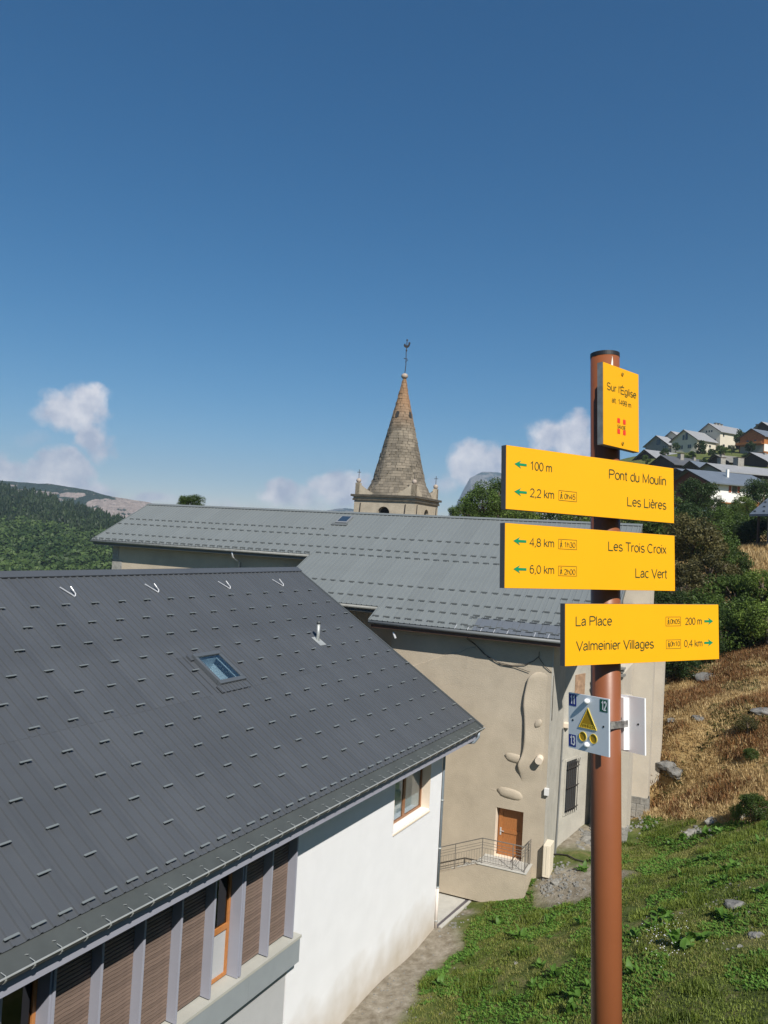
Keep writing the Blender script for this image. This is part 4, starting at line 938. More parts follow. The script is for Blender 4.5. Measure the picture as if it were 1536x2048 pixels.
def rectline(root, o, u, v, n, x0, x1, y0, y1, t=.0011):
    m = MB()
    for a in ((x0, x1, y0, y0+t), (x0, x1, y1-t, y1), (x0, x0+t, y0+t, y1-t), (x1-t, x1, y0+t, y1-t)):
        m.add([o+u*p+v*q+n*.0008-root.location for p, q in ((a[0], a[2]), (a[1], a[2]), (a[1], a[3]), (a[0], a[3]))], [(0,1,2,3)])
    m.build('time_frame', m_txt, root)
def dir_panel(az, u0, w, zt, h, label, texts, arrows, boxes):
    root, o, u, v, n, P, slab = panel(az, u0, zt, w, h, label, group='yellow walking route panels')
    slab(0, w, -h, 0, -.02, -.0012, 'panel_core', m_sedge); slab(.0005, w-.0005, -h+.0005, -.0005, -.0012, 0, 'panel_face', m_yel)
    # clamp behind, touching the post
    c = PC+AX*zt; uc = -u0
    slab(uc-.03, uc+.03, -h*.72, -h*.28, -.034, -.02, 'clamp', m_sedge)
    for (s, x, y, tw_, th_) in texts: text_obj(s, m_txt, root, o, u, v, n, x, y, tw_, th_, bold=0)
    for a in arrows: arrow(root, o, u, v, n, *a)
    for (x0, x1, y0, y1) in boxes: rectline(root, o, u, v, n, x0, x1, y0, y1); walker(root, o, u, v, n, x0+.0115, y0+.004, (y1-y0)*.75, -1 if u0 < -.4 else 1)
    return root
dir_panel(58.81, -.4647, .69427, .67463, .17693, 'yellow route panel reading Pont du Moulin and Les Lières, highest of the long panels',
  [('100 m',.086,-.0604,.0832,.0225),('2,2 km',.0866,-.1363,.0913,.0223),('0h45',.2170,-.1330,.0430,.0145),('Pont du Moulin',.3992,-.0582,.2578,.0270),('Les Lières',.478,-.1349,.178,.0266)],
  [(.029,.074,-.0495),(.029,.075,-.1265)], [(.195,.266,-.139,-.110)])
dir_panel(57.715, -.47561, .71111, .45931, .17622, 'yellow route panel reading Les Trois Croix and Lac Vert, second of the long panels',
  [('4,8 km',.0892,-.0591,.0934,.0215),('1h30',.2209,-.0570,.0449,.0143),('6,0 km',.0898,-.1338,.0932,.0215),('2h00',.2211,-.1340,.0447,.0143),('Les Trois Croix',.4033,-.059,.2657,.0262),('Lac Vert',.5228,-.1365,.1477,.0270)],
  [(.029,.077,-.0475),(.030,.078,-.124)], [(.199,.272,-.063,-.0345),(.199,.272,-.139,-.1105)])
dir_panel(60.606, -.23379, .66446, .24196, .17693, 'yellow route panel reading La Place and Valmeinier Villages, lowest and pointing right',
  [('La Place',.0395,-.0628,.1433,.0260),('Valmeinier Villages',.043,-.1336,.3161,.0260),('0h05',.4342,-.0610,.0438,.0143),('200 m',.5032,-.0637,.0788,.0208),('0h10',.4332,-.1303,.0437,.0143),('0,4 km',.497,-.1334,.0862,.0205)],
  [(.637,.594,-.054),(.635,.592,-.123)], [(.414,.482,-.068,-.039),(.415,.482,-.138,-.110)])
# place panel
root, o, u, v, n, P, slab = panel(48.29, -.12766, .96153, .2, .249, 'small upright yellow panel reading Sur l\'Église at the top of the post', name='place_panel')
w, h = .20053, .24904
slab(0, w, -h, 0, -.02, -.0012, 'panel_core', mat('panel_edge_raw', (.17,.18,.185), .55, var=.25, vscale=30)); slab(.0005, w-.0005, -h+.0005, -.0005, -.0012, 0, 'panel_face', m_yel); slab(.09, .16, -.20, -.05, -.034, -.02, 'clamp', m_sedge)
text_obj("Sur l'Église", m_txt, root, o, u, v, n, .0193, -.0802, .1647, .0215, bold=0); text_obj('alt. 1499 m', m_txt, root, o, u, v, n, .0456, -.1150, .1093, .0150, bold=0)
text_obj('SAVOIE', m_txt, root, o, u, v, n, .0761, -.1895, .0458, .0105, bold=0)
for x, y in ((.076, -.173), (.108, -.173), (.076, -.206), (.108, -.206)):
    MB().add([u*a+v*b+n*.0009 for a, b in ((x, y), (x+.0145, y), (x+.0145, y+.0145), (x, y+.0145))], [(0,1,2,3)]).build('red_square', m_red, root)
for y in (-.018, -.233): 
    s = MB(); s.tube([P(.104, y, -.001), P(.104, y, .0035)], .0058, 12); s.build('screw', m_scr, root, bevel=.001); MB().tube([P(.104, y, .0034), P(.104, y, .0039)], .0025, 6).build('screw_socket', m_txt, root)
MB().obox(sframe(57.715, -.47561, .45931, PR+.03)[0]*0+Vector((0,0,0)), (.001,0,0), (0,.001,0), (0,0,.001))
# piste plates strapped back to back
m_alu = mat('grey_white_coated_plate', (.62,.67,.72), .45, var=.03, vscale=6)
m_wht = mat('white_coating', (.80,.81,.82), .4)
m_ochre = mat('ochre_recess', (.40,.24,.005), .5); m_ochre2 = mat('yellow_recess_edge', (.75,.55,.05), .5)
m_blue = mat('blue_square', (.012,.03,.24), .45); m_grn = mat('green_square', (.0,.10,.06), .45)
root, o, u, v, n, P, slab = panel(145.977, -.09811, -.03834, .15628, .16776, 'grey square plate with numbers 11, 12, 13 and an ochre triangle strapped to the post', off=PR+.012, name='route_plate', cat='plate')
w, h = .15628, .16776
slab(0, w, -h, 0, -.006, 0, 'plate', m_alu)
for x0, x1, y0, y1, m_, s in ((.002,.032,-.039,-.003,m_blue,'11'),(.0015,.0305,-.162,-.126,m_blue,'13'),(.1235,.1525,-.040,-.0035,m_grn,'12')):
    MB().add([P(a, b, .0006) for a, b in ((x0, y0), (x1, y0), (x1, y1), (x0, y1))], [(0,1,2,3)]).build('number_square', m_, root)
    text_obj(s, m_wht, root, o, u, v, n, x0+.006, y0+.006, (x1-x0)-.0105, .0245, lift=.0012, bold=.05)
# triangle and discs: raised rim with a sunk ochre face
def ring_poly(pts, k=.86):
    c = (sum(p[0] for p in pts)/len(pts), sum(p[1] for p in pts)/len(pts)); return [(c[0]+(p[0]-c[0])*k, c[1]+(p[1]-c[1])*k) for p in pts]
def emblem(pts, nm, k):
    inn = ring_poly(pts, k); q = len(pts); vs = [P(a, b, .0022) for a, b in pts]+[P(a, b, .0022) for a, b in inn]+[P(a, b, .0002) for a, b in pts]+[P(a, b, .0004) for a, b in inn]
    fs = []
    for i in range(q):
        j = (i+1) % q; fs += [(i, j, q+j, q+i), (2*q+i, 2*q+j, j, i), (q+i, q+j, 3*q+j, 3*q+i)]
    e_ = MB().add(vs, fs).build(nm+'_rim', m_ochre2, root); MB().add([P(a, b, .0005) for a, b in inn], [tuple(range(q))]).build(nm, m_ochre, root)
emblem([(.042,-.0985),(.1125,-.0985),(.078,-.036)], 'triangle', .93)
for cx_ in (.0585, .0995): emblem([(cx_+.0145*math.cos(2*math.pi*k/20), -.1245+.0145*math.sin(2*math.pi*k/20)) for k in range(20)], 'disc', .88)
text_obj('VTT FFC', m_ochre2, root, o, u, v, n, .049, -.0965, .060, .0105, lift=.0016, bold=.06)
for x, y in ((.018, -.082), (.137, -.083)): MB().tube([P(x, y, -.002), P(x, y, .0008)], .0032, 10).build('bolt_hole', m_black, root)
for y in (-.0165, -.1455):
    s = MB(); vs = []
    s.ball((0,0,0), .0085, 16, 10); q = n.to_track_quat('Z', 'Y').to_matrix(); s.v = [tuple(q@(Vector((c[0], c[1], c[2]*1.15)))+P(.0775, y, .006)) for c in s.v]; s.build('plastic_cap', m_wht, root, True)
slab(.03, .127, -.12, -.06, -.012, -.0062, 'bracket', m_wht)
on, un, nn_ = sframe(145.977, -.0595, -.03834, -PR-.012)
root2 = empty('blank_plate', on, 0, 'back of a second white plate with folded edge on the far side of the post', 'plate')
def P2(x, y, z): return un*x+AX*y+nn_*z
def slab2(x0, x1, y0, y1, z0, z1, nm, m, bev=0):
    b = MB(); b.obox(P2((x0+x1)/2, (y0+y1)/2, (z0+z1)/2), un*(x1-x0)/2, AX*(y1-y0)/2, nn_*(z1-z0)/2); return b.build(nm, m, root2, bevel=bev)
slab2(0, w, -h, 0, -.008, -.002, 'plate', m_wht)
f = MB(); f.prism([P2(.055,-h+.006,-.002), P2(.072,-h+.006,.014), P2(.092,-h+.006,.014), P2(.1,-h+.006,-.002)], AX*(h-.012)); f.build('folded_bracket', m_wht, root2)
slab2(.0795, .0845, -.088, -.066, .0142, .0148, 'slot', m_black); MB().tube([P2(.133,-.08,-.003), P2(.133,-.08,-.0012)], .0032, 10).build('bolt_hole', m_black, root2)
# steel strap
band = MB(); vs = []; NN = 28
for k in range(NN):
    th = 2*math.pi*k/NN; d = fdir*math.cos(th)+side_*math.sin(th)
    for zz in (-.128, -.108): vs.append(PC+AX*zz+d*(PR+.0012)-L0)
band.add(vs, [(2*k, 2*((k+1) % NN), 2*((k+1) % NN)+1, 2*k+1) for k in range(NN)])
band.build('steel_strap', mat('perforated_strap', (.42,.40,.38), .35, metal=.6, var=.5, vscale=70), pole)
st2 = MB(); a = sframe(145.977, 0, 0, 0)
for s_ in (-1, 1): st2.obox(PC+AX*(-.118)+a[1]*(PR+.006)*1.0-L0+a[2]*s_*.01, a[1]*.001, AX*.01, a[2]*.03)
st2.build('strap_end', mat('perforated_strap', (.42,.40,.38), .35), pole)

# ------------------------------------------------------------------ village
m_vroof = mat('village_grey_roof', (.27,.275,.285), .6, var=.1, vscale=.5, objrand=.12)
m_vroofd = mat('village_blue_roof', (.13,.155,.19), .55, var=.1, vscale=.5)
m_vroofdk = mat('village_dark_roof', (.085,.09,.10), .6, var=.15, vscale=.5)
m_vwall = mat('village_cream_wall', (.58,.53,.43), .9, var=.05, vscale=.3)
m_vgrey = mat('village_grey_wall', (.24,.235,.22), .9, var=.08, vscale=.4)
m_vwhite = mat('village_white_wall', (.75,.74,.70), .9)
m_vwood = mat('orange_timber', (.36,.13,.03), .7, var=.25, vscale=1.5)
m_vdark = mat('dark_timber', (.055,.035,.025), .8, var=.2, vscale=1)
m_vwin = mat('village_window', (.03,.035,.04), .15, spec=.8)
m_stoneC = mat('chimney_stone', (.27,.255,.225), .9, var=.3, vscale=1.5)
m_shut = mat('red_shutter', (.28,.07,.03), .6)
def house(label, px, py, D, w, l, hw, pitch=33, az=60, roof=m_vroof, gable=m_vwall, wall=m_vwall, over=.9, wins=(), gwins=(), chim=(), shed=0, hl=None, extras=None, group='houses of the hillside village'):
    """apex of the near gable at pixel px,py and distance D; local x to the right along the gable, y back along the ridge"""
    ap = at(px, py, D); rise = (w/2+over)*math.tan(R(pitch)); hL = hw
    base = ap.z-(w/2)*math.tan(R(pitch))-hw-.25
    o = empty('village_house', (ap.x, ap.y, base), -R(az), label, 'house', group)
    ez = hw+.1; rz = ez+(w/2)*math.tan(R(pitch)); tp = math.tan(R(pitch))
    g = MB(); g.prism([(-w/2,over,-6),(w/2,over,-6),(w/2,over,ez),(0,over,rz),(-w/2,over,ez)], (0,l,0)); wl_ = g.build('wall', wall, o)
    if gable is not wall: MB().prism([(-w/2-.02,over-.03,-1),(w/2+.02,over-.03,-1),(w/2+.02,over-.03,ez),(0,over-.03,rz),(-w/2-.02,over-.03,ez)], (0,.03,0)).build('gable_wall', gable, o)
    r = MB(); th = .28
    for s in (1, -1):
        a = [(0,0,rz+th), (s*(w/2+over),0,rz+th-(w/2+over)*tp), (s*(w/2+over),0,rz-(w/2+over)*tp), (0,0,rz)]
        r.prism(a, (0, l+2*over, 0))
    ro = r.build('roof', roof, o)
    m = MB()
    for s in (1, -1): m.prism([(0,-.05,rz+th-.02), (s*(w/2+over),-.05,rz+th-.02-(w/2+over)*tp), (s*(w/2+over),-.05,rz-.08-(w/2+over)*tp), (0,-.05,rz-.08)], (0,.04,0))
    m.build('barge_board', m_vdark, o)
    for (y, z, ww, hh) in wins:                  # windows in the right hand wall
        wn = MB().box(w/2, w/2+.05, y-ww/2, y+ww/2, z, z+hh).build('window', m_vwin, o)
        MB().box(w/2, w/2+.09, y-ww/2-.08, y+ww/2+.08, z-.1, z).build('sill', m_vwhite, wn)
    for (x, z, ww, hh) in gwins: MB().box(x-ww/2, x+ww/2, over-.09, over-.031, z, z+hh).build('window', m_vwin, o)
    for (x, y, ww, hh) in chim:
        zc = rz-abs(x)*tp; c = MB().box(x-ww/2, x+ww/2, y-ww/2, y+ww/2, zc-.5, zc+hh).build('chimney', m_stoneC, ro)
        MB().box(x-ww/2-.12, x+ww/2+.12, y-ww/2-.12, y+ww/2+.12, zc+hh, zc+hh+.14).build('chimney', m_vdark, ro)
    if extras: extras(o, w, l, hw, rz, ez)
    return o
def rows_(xs, zs, ww=.9, hh=1.1): return [(x, z, ww, hh) for x in xs for z in zs]
house('tallest cream house on the skyline with two dark windows low on its lit wall', 1416.7, 846.7, 350, 11.5, 19, 8.6, wins=[(3.5,1.0,1.5,2.0),(7.2,1.0,1.5,2.0),(3.2,6.4,.9,1.4)], gwins=[(-1.4,8.6,.7,.9),(0,8.6,.7,.9),(1.3,8.6,.7,.9),(3.2,2.5,1.0,2.8)], chim=[(0,5,1.0,.8),(0,7.2,1.0,.9),(0,9.2,.8,.7)])
house('cream house with pointed gable and small windows, left of the tallest house', 1366.7, 859.5, 345, 13.6, 12.5, 8.0, wins=[(9.5,5.2,1.3,1.1)], gwins=[(1.2,8.2,1.2,3.0),(-3.2,4.2,.8,1.6),(-2.2,4.2,.8,1.6),(-1.0,4.2,.8,1.6),(2.4,4.3,.8,1.6),(3.4,4.3,.8,1.6),(2.6,1.0,.8,1.2),(3.6,1.0,.8,1.2),(-.4,8.2,1.0,2.2)])
house('narrow gabled house squeezed between the two pointed gables on the skyline', 1341.7, 862.5, 362, 6.8, 15, 7.5, gwins=[(0,5.5,.8,1.2),(1,5.5,.8,1.2)])
house('dark gabled house with light grey roof, farthest left on the skyline', 1311.7, 871, 360, 13.2, 15, 6.0, gable=m_vgrey, gwins=[(1.0,6.2,2.2,2.6),(4,4,.7,1.4),(5,4,.7,1.4),(0,2.8,.7,1.2)], chim=[(0,9,.8,.5)])
def balc(o, w, l, hw, rz, ez):
    MB().box(-w/2-.5, w/2+.3, -1.1, .9, 2.9, 3.1).box(-w/2-.5, w/2+.3, -1.15, -1.05, 3.1, 4.0).build('balcony', m_vwood, o)
    MB().box(-w/2+.3, w/2-.3, .86, .9, -.5, 2.6).build('ground_floor', m_vgrey, o)
    MB().box(w/2+.02, w/2+.06, .95, l, 0, 3.0).build('white_base', m_vwhite, o)
house('orange timber chalet with wide balcony at the right edge of the skyline', 1502, 857, 325, 11.5, 14, 6.2, pitch=30, az=62, roof=m_vroofd, gable=m_vwood, wall=m_vwood, gwins=[(-2,3.4,1,1.6),(1.5,3.4,1,1.6)], wins=[(7,1,2.2,2)], extras=balc)
house('dark gabled roof top peeping above the orange chalet', 1523, 843.5, 370, 10, 12, 4, roof=m_vroof, gable=m_vdark, wall=m_vdark, chim=[(-3,1,.8,1.2)])
house('low house with pale grey roof below the farthest left gable', 1288, 899, 300, 13, 24, 3.2, pitch=31, az=66, gable=m_vdark, wall=m_vwhite, gwins=[(-2,1,1,1.5)], chim=[(2,20,1.2,1.4)])
house('dark timber house with stone chimney under the low pale roof', 1321, 910.5, 262, 11, 19, 2.6, pitch=28, az=66, roof=m_vroofdk, gable=m_vdark, wall=m_vdark, chim=[(1.5,7.5,1.5,2.0),(1,14,.9,1.2)], gwins=[(0,1,.9,1)])
house('small dark gabled house with blue grey roof left of the twin chimneys', 1379, 922, 240, 8, 12, 2.6, pitch=30, az=66, roof=m_vroofd, gable=m_vdark, wall=m_vdark, chim=[(-1,1.5,.6,.8)])
house('long brownish grey roof in the middle of the village', 1430, 909.5, 262, 11, 28, 3.0, pitch=24, az=70, roof=mat('old_brown_grey_roof', (.20,.19,.165), .7, var=.3, vscale=.5), gable=m_vdark, wall=m_vdark, chim=[(2,1,.8,1.0)])
house('broad light grey roofed house below the orange chalet', 1500, 905, 250, 13, 18, 3.4, pitch=25, az=72, roof=m_vroof, gable=m_vdark, wall=m_vdark, chim=[(1,5,.7,.8)])
house('house with light grey roof and two big stone chimneys', 1413, 926.5, 205, 10, 22, 3.2, pitch=23, az=74, roof=m_vroof, gable=m_vgrey, wall=m_vdark, chim=[(-1.2,5.6,1.5,2.6),(-.5,10.5,1.9,2.6),(3.3,19,.6,1.2)], wins=[(7,.8,.8,1.8),(8.2,.8,.8,1.8)])
def chal(o, w, l, hw, rz, ez):
    for y in (6.6, 8.9): MB().box(w/2+.05, w/2+.12, y-.55, y+.1, 2.3, 3.7).build('shutter', m_shut, o)
    MB().box(w/2, w/2+1.2, 3.2, 11.5, -.2, 0).build('balcony', m_vwood, o); MB().box(w/2+1.1, w/2+1.2, 3.2, 11.5, 0, .9).build('balcony', m_vwhite, o)
    MB().box(w/2+.05, w/2+.12, 12.0, 13.6, 2.2, 3.9).build('shutter', m_shut, o)
house('white chalet with blue grey roof, red shutters and white flue', 1371.5, 938.5, 172, 13, 15.5, 4.2, pitch=23, az=72, roof=m_vroofd, gable=mat('red_brown_timber', (.15,.04,.02), .7), wall=m_vwhite, wins=[(7.6,2.2,1.3,1.5)], chim=[], over=1.3, extras=lambda o, w, l, hw, rz, ez: (chal(o, w, l, hw, rz, ez), MB().box(3.0, 3.5, 8.2, 8.7, rz-2.2, rz+.55).build('flue', m_vwhite, o)))
house('grey blue roof end beside the red brown gable, left of the white chalet', 1352, 937.5, 190, 9, 12, 3, pitch=20, az=72, roof=m_vroofd, gable=m_vdark, wall=m_vdark)
house('small grey roofed house among the trees just behind the church ridge', 1068, 1024, 150, 9, 9, 2.6, pitch=25, az=66, roof=m_vroof, gable=m_vdark, wall=m_vgrey, chim=[(1.5,6,.5,1.3)])
house('orange brown timber shed hidden in the trees below the white chalet', 1493, 1004, 150, 5, 5, 3.0, pitch=22, az=72, roof=m_vwood, gable=m_vwood, wall=m_vwood)
# near house at the right edge
nh = empty('roadside_house', at(1533, 1100, 88), -R(70), 'grey walled house cut off by the right edge with slate blue roof', 'house')
g = MB(); g.box(0, 14, 0, 12, -3, 4.4); g.build('wall', m_vgrey, nh)
hh = MB(); hh.prism([(-1.5,-1.2,4.0),(-1.5,3.5,7.6),(-1.5,3.5,7.35),(-1.5,-1.2,3.75)], (18,0,0)); hro = hh.build('roof', m_vroofd, nh)
for j in range(6):
    for i in range(12): MB().box(-1.2+i*1.3+(j % 2)*.6, -.85+i*1.3+(j % 2)*.6, -.9+j*.75, -.85+j*.75, 4.28+j*.575, 4.42+j*.575).build('snow_stop', m_cstop, hro)
MB().box(-.9, -.7, -.6, -.4, 0, 3.9).build('porch_post', m_vdark, nh); MB().box(-1.2, 0.02, 1.5, 6, 0, 1.6).build('woodshed_wall', mat('red_brown_timber', (.15,.04,.02), .7), nh)

# ------------------------------------------------------------------ foliage
m_lgreen = leaf_mat('leaves_mid_green', (.022,.045,.008), (.105,.165,.030))
m_ldark = leaf_mat('leaves_dark_green', (.014,.030,.008), (.055,.095,.022))
m_lolive = leaf_mat('leaves_olive_brown', (.035,.038,.012), (.15,.13,.045))
m_lbright = leaf_mat('leaves_bright_green', (.04,.075,.010), (.20,.28,.05))
m_bark = mat('bark', (.10,.075,.055), .9, var=.3, vscale=3)
def leaf_cloud(name, m, nclump, nleaf, leaf, seed, flat=.8, elong=1.0, hollow=.35):
    rg = np.random.default_rng(seed)
    c = rg.normal(size=(nclump, 3)); c /= np.linalg.norm(c, axis=1)[:, None]; rad = rg.uniform(hollow, .86, nclump)**.7
    c = c*rad[:, None]; c[:, 2] *= flat*elong; cr = rg.uniform(.14, .34, nclump)
    ci = rg.choice(nclump, nleaf, p=cr**2/np.sum(cr**2)); d = rg.normal(size=(nleaf, 3)); d /= np.linalg.norm(d, axis=1)[:, None]
    p = c[ci]+d*(cr[ci]*rg.uniform(.55, 1.08, nleaf))[:, None]
    nrm = d+rg.normal(size=(nleaf, 3))*.75; nrm /= np.linalg.norm(nrm, axis=1)[:, None]
    t = np.cross(nrm, rg.normal(size=(nleaf, 3))); t /= np.linalg.norm(t, axis=1)[:, None]; b = np.cross(nrm, t)
    s = (leaf*rg.uniform(.6, 1.3, nleaf))[:, None]
    V = np.stack([p-t*s, p+b*s*.55, p+t*s, p-b*s*.55], 1).reshape(-1, 3)
    return npmesh(name, V, np.arange(nleaf*4).reshape(-1, 4), m)
crownM = {}
for key, m in (('g', m_lgreen), ('d', m_ldark), ('o', m_lolive), ('b', m_lbright)):
    crownM[key] = [leaf_cloud('crown', m, 46, 8200, .040, 11+i*7+ord(key)) for i in range(2)]
crownM['far'] = [leaf_cloud('crown', mm_, 26, 2200, .075, 77+i) for i, mm_ in enumerate((m_ldark, m_lgreen))]
def trunk_mesh(seed, n=6):
    rr = random.Random(seed); m = MB(); m.tube([(0,0,-1.35),(.03,.02,-.8),(0,.03,-.3),(.02,0,.25)], .07, 7, r2=.03)
    for i in range(n):
        a = rr.uniform(0, 6.28); z = rr.uniform(-.75, -.1); m.tube([(0,0,z), (.3*math.cos(a), .3*math.sin(a), z+.3), (.62*math.cos(a), .62*math.sin(a), z+.55)], .032, 5, r2=.010)
    return m.mesh('trunk', m_bark, True)
trunkM = [trunk_mesh(1), trunk_mesh(2)]
tc_ = [0]
def tree(px, py, D, r, key, label, rz=1.0, name='tree', cat='tree', group='trees and bushes on the hillside'):
    """crown centre at a pixel and distance, radius r; the trunk stands on the ground below"""
    c = at(px, py, D); tc_[0] += 1; rr = random.Random(tc_[0])
    gz = float(ground_z(c.x, c.y)[0]); lo = c.z-r*rz*.95
    if lo < gz: c.z = gz+r*rz*.80
    o = empty(name, (c.x, c.y, gz), rr.uniform(0, 6.28), label, cat, group)
    k = obj('crown', rr.choice(crownM[key]), o); k.location = (0, 0, c.z-gz); k.scale = (r*rr.uniform(.92, 1.08), r*rr.uniform(.92, 1.08), r*rz*rr.uniform(.95, 1.05)); k.rotation_euler = (rr.uniform(-.2, .2), rr.uniform(-.2, .2), rr.uniform(0, 6))
    H = c.z-gz; tm = MB(); tr_ = max(.05, r*.06); tm.tube([(0,0,-.3), (rr.uniform(-.1,.1)*r,rr.uniform(-.1,.1)*r,H*.5), (0,0,H+r*.1)], tr_*1.3, 7, r2=tr_*.6)
    for i in range(6):
        a_ = rr.uniform(0, 6.28); z_ = max(.1, H-r*rz*rr.uniform(.2, .75)); tm.tube([(0,0,z_), (.3*r*math.cos(a_), .3*r*math.sin(a_), z_+.3*r), (.55*r*math.cos(a_), .55*r*math.sin(a_), z_+.5*r)], tr_*.5, 5, r2=tr_*.15)
    tm.build('trunk', m_bark, o, True)
    return o
B = 'bush'
for a in [
 (1352,1352,50,1.5,'d','low dark bush touching the church corner pier at the foot of the thicket'),
 (1395,1322,51,1.7,'d','dark leafy bush over the grey boulder at the thicket edge'),
 (1440,1296,52,2.0,'g','rounded green bush right of the lowest yellow panel'),
 (1492,1262,53,2.2,'g','broad green bush at the right edge above the dry bank'),
 (1536,1235,51,1.9,'b','yellow green bush cut by the right edge above the dry bank'),
 (1372,1258,55,2.2,'d','dark bush directly behind the right end of the lowest yellow panel'),
 (1420,1225,57,2.3,'g','green bush above the lowest yellow panel end'),
 (1470,1190,58,2.4,'g','leafy green bush in the middle of the thicket'),
 (1525,1172,57,1.9,'b','light green sapling bush below the dry meadow patch'),
 (1330,1215,56,2.0,'d','dark bush behind the gap between the panels'),
 (1362,1165,60,2.5,'o','olive brown bush behind the right end of the second long panel'),
 (1420,1140,62,2.3,'o','olive bush in the centre of the slope thicket'),
 (1385,1085,66,3.0,'o','tall brownish olive shrub with thin twigs right of the long panels'),
 (1425,1095,70,2.6,'g','green shrub leaning on the tall brownish shrub'),
 (1462,1130,68,2.0,'g','small green shrub at the lower edge of the dry meadow'),
 (1494,1446,39,.55,'o','small shrub alone on the dry bank with a long shadow'),(1503,1508,37,.42,'g','small green plant low on the dry bank'),(1512,1612,32,.75,'g','lush low bush at the foot of the dry bank by the right edge'),(1475,1622,33,.4,'b','light green clump at the foot of the dry bank')]:
    tree(*a[:5], a[5], rz=.92, name='bush', cat='bush')
for a in [
 (1395,986,105,2.9,'d','big dark green tree below the red brown gable'),
 (1362,1040,98,3.6,'d','dark tree touching the right end of the first long panel'),
 (1440,1045,100,2.7,'g','green tree in front of the white chalet wall'),
 (1478,1060,96,2.9,'g','rounded green tree left of the roadside house'),
 (1452,1030,118,2.2,'g','bright topped tree against the white chalet'),
 (1489,1012,125,2.1,'b','light green tree covering the white chalet corner'),
 (1502,1060,92,2.4,'d','narrow dark tree close to the roadside house'),
 (1529,985,135,3.8,'d','tall dark tree rising right of the white chalet'),
 (1514,1040,110,2.0,'d','dark tree above the orange brown shed'),
 (1345,1085,84,3.6,'g','green tree behind the end of the church ridge'),
 (1310,1060,86,3.0,'g','tree crown peeping between the first two long panels'),
 (1424,1012,112,2.2,'d','dense dark tree under the blue grey chalet roof'),
 (965,1005,78,2.6,'g','leafy tree right of the stone steeple behind the ridge'),
 (998,988,80,2.1,'g','crown top touching the left end of the first long panel'),
 (930,1030,76,1.6,'g','small tree at the foot of the steeple tree group'),
 (1035,1042,90,3.0,'b','low tree under the first long panel'),
 (1110,1048,92,3.0,'g','tree behind the small grey roofed house'),
 (1160,1045,88,2.6,'b','tree right of the small chimney behind the ridge'),
 (1260,1058,90,2.8,'g','tree between post and ridge end'),
 (385,1012,72,1.55,'g','walnut crown peeping over the left part of the church ridge')]:
    tree(*a[:5], a[5], rz=.9)
for a in [(1402,903,300,3.6,'far','bright green trees under the pointed gable houses'),(1424,910,280,2.4,'far','bushy tree right of the bright green trees under the gables'),(1481,880,335,4.2,'far','slim tree between the tallest house and the orange chalet'),
 (1352,893,320,2.2,'far','thin tree in front of the pointed gable house'),(1464,897,322,2.0,'far','low tree at the base of the tallest house'),(1440,898,330,2.2,'far','shrub row at the foot of the tallest house wall'),
 (1292,920,262,2.0,'far','tree beside the low pale grey roof'),(1335,1000,150,3.0,'far','tree right behind the first long panel end'),(1462,937,235,1.6,'far','tree near the twin chimneys'),(1380,914,270,2.6,'far','rounded bush over the small blue grey gable'),(1448,906,285,2.4,'far','bush between the tallest house and the brownish grey roof'),
 (1408,925,255,1.9,'far','small bush left of the first stone chimney'),(1330,905,290,2.2,'far','bush behind the stone chimney of the dark timber house'),(1500,893,300,2.6,'far','bush under the balcony of the orange chalet'),(1490,915,262,2.2,'far','bush at the upper edge of the broad grey roof')]:
    tree(*a[:5], a[5], rz=1.25 if a[0] == 1481 else .85)

# ------------------------------------------------------------------ ground plants
bm_rng = np.random.default_rng(5)
def visible_mask(P):
    F = np.array(_F); RI = np.array(_RI); UI = np.array(_UI); d = P@F; x = 768+FPX*(P@RI)/d; y = 1024-FPX*(P@UI)/d
    return (d > 1) & (x > 560) & (x < 1700) & (y > 1050) & (y < 2250)
def scatter_xy(n, x0, x1, y0, y1):
    X = bm_rng.uniform(x0, x1, n); Y = bm_rng.uniform(y0, y1, n); Z = ground_z(X, Y); P = np.c_[X, Y, Z]
    nn, tt = nt_of(X, Y); cx_, cy_ = ch_of(X, Y)
    inch = (cy_ > -.05) & (cx_ < 2.2) | ((cy_ > 4.3) & (cx_ < 3.3)) | ((cy_ > -1.2) & (cx_ < -.35) & (cx_ > -7))
    paved = (cx_ < -1.95) & (cy_ > -6.5) & (nn > -1) & (nn < 3)
    ok = visible_mask(P) & (nn > .15) & ~inch & ~paved
    return P[ok]
def blades(P, h, wd, nb, m, name, lean=.5, spread=.08, hv=.5):
    n = len(P); V = np.empty((n*nb, 3, 3)); base = np.repeat(P, nb, 0); k = len(base)
    a = bm_rng.uniform(0, 2*np.pi, k); hh = (h if np.isscalar(h) else np.repeat(h, nb))*bm_rng.uniform(1-hv, 1+hv, k)
    b0 = base+np.c_[bm_rng.normal(0, spread, k), bm_rng.normal(0, spread, k), np.zeros(k)-.01]
    dirv = np.c_[np.cos(a), np.sin(a), np.zeros(k)]; side = np.c_[-np.sin(a), np.cos(a), np.zeros(k)]
    ln = bm_rng.uniform(.1, lean, k)
    tip = b0+dirv*(hh*ln)[:, None]+np.c_[np.zeros(k), np.zeros(k), hh]
    ww = (wd*bm_rng.uniform(.6, 1.4, k))[:, None]
    V[:, 0] = b0-side*ww; V[:, 1] = b0+side*ww; V[:, 2] = tip
    return tag(obj(name, npmesh(name, V.reshape(-1, 3), np.arange(k*3).reshape(-1, 3), m)), kind='stuff')
m_grass = leaf_mat('grass_green', (.065,.105,.012), (.23,.29,.05), 0, .9)
m_grass2 = leaf_mat('grass_light', (.14,.16,.03), (.34,.33,.10), 0, 1.5)
m_dryg = leaf_mat('grass_dry', (.24,.145,.055), (.68,.52,.26), 0, 1.2)
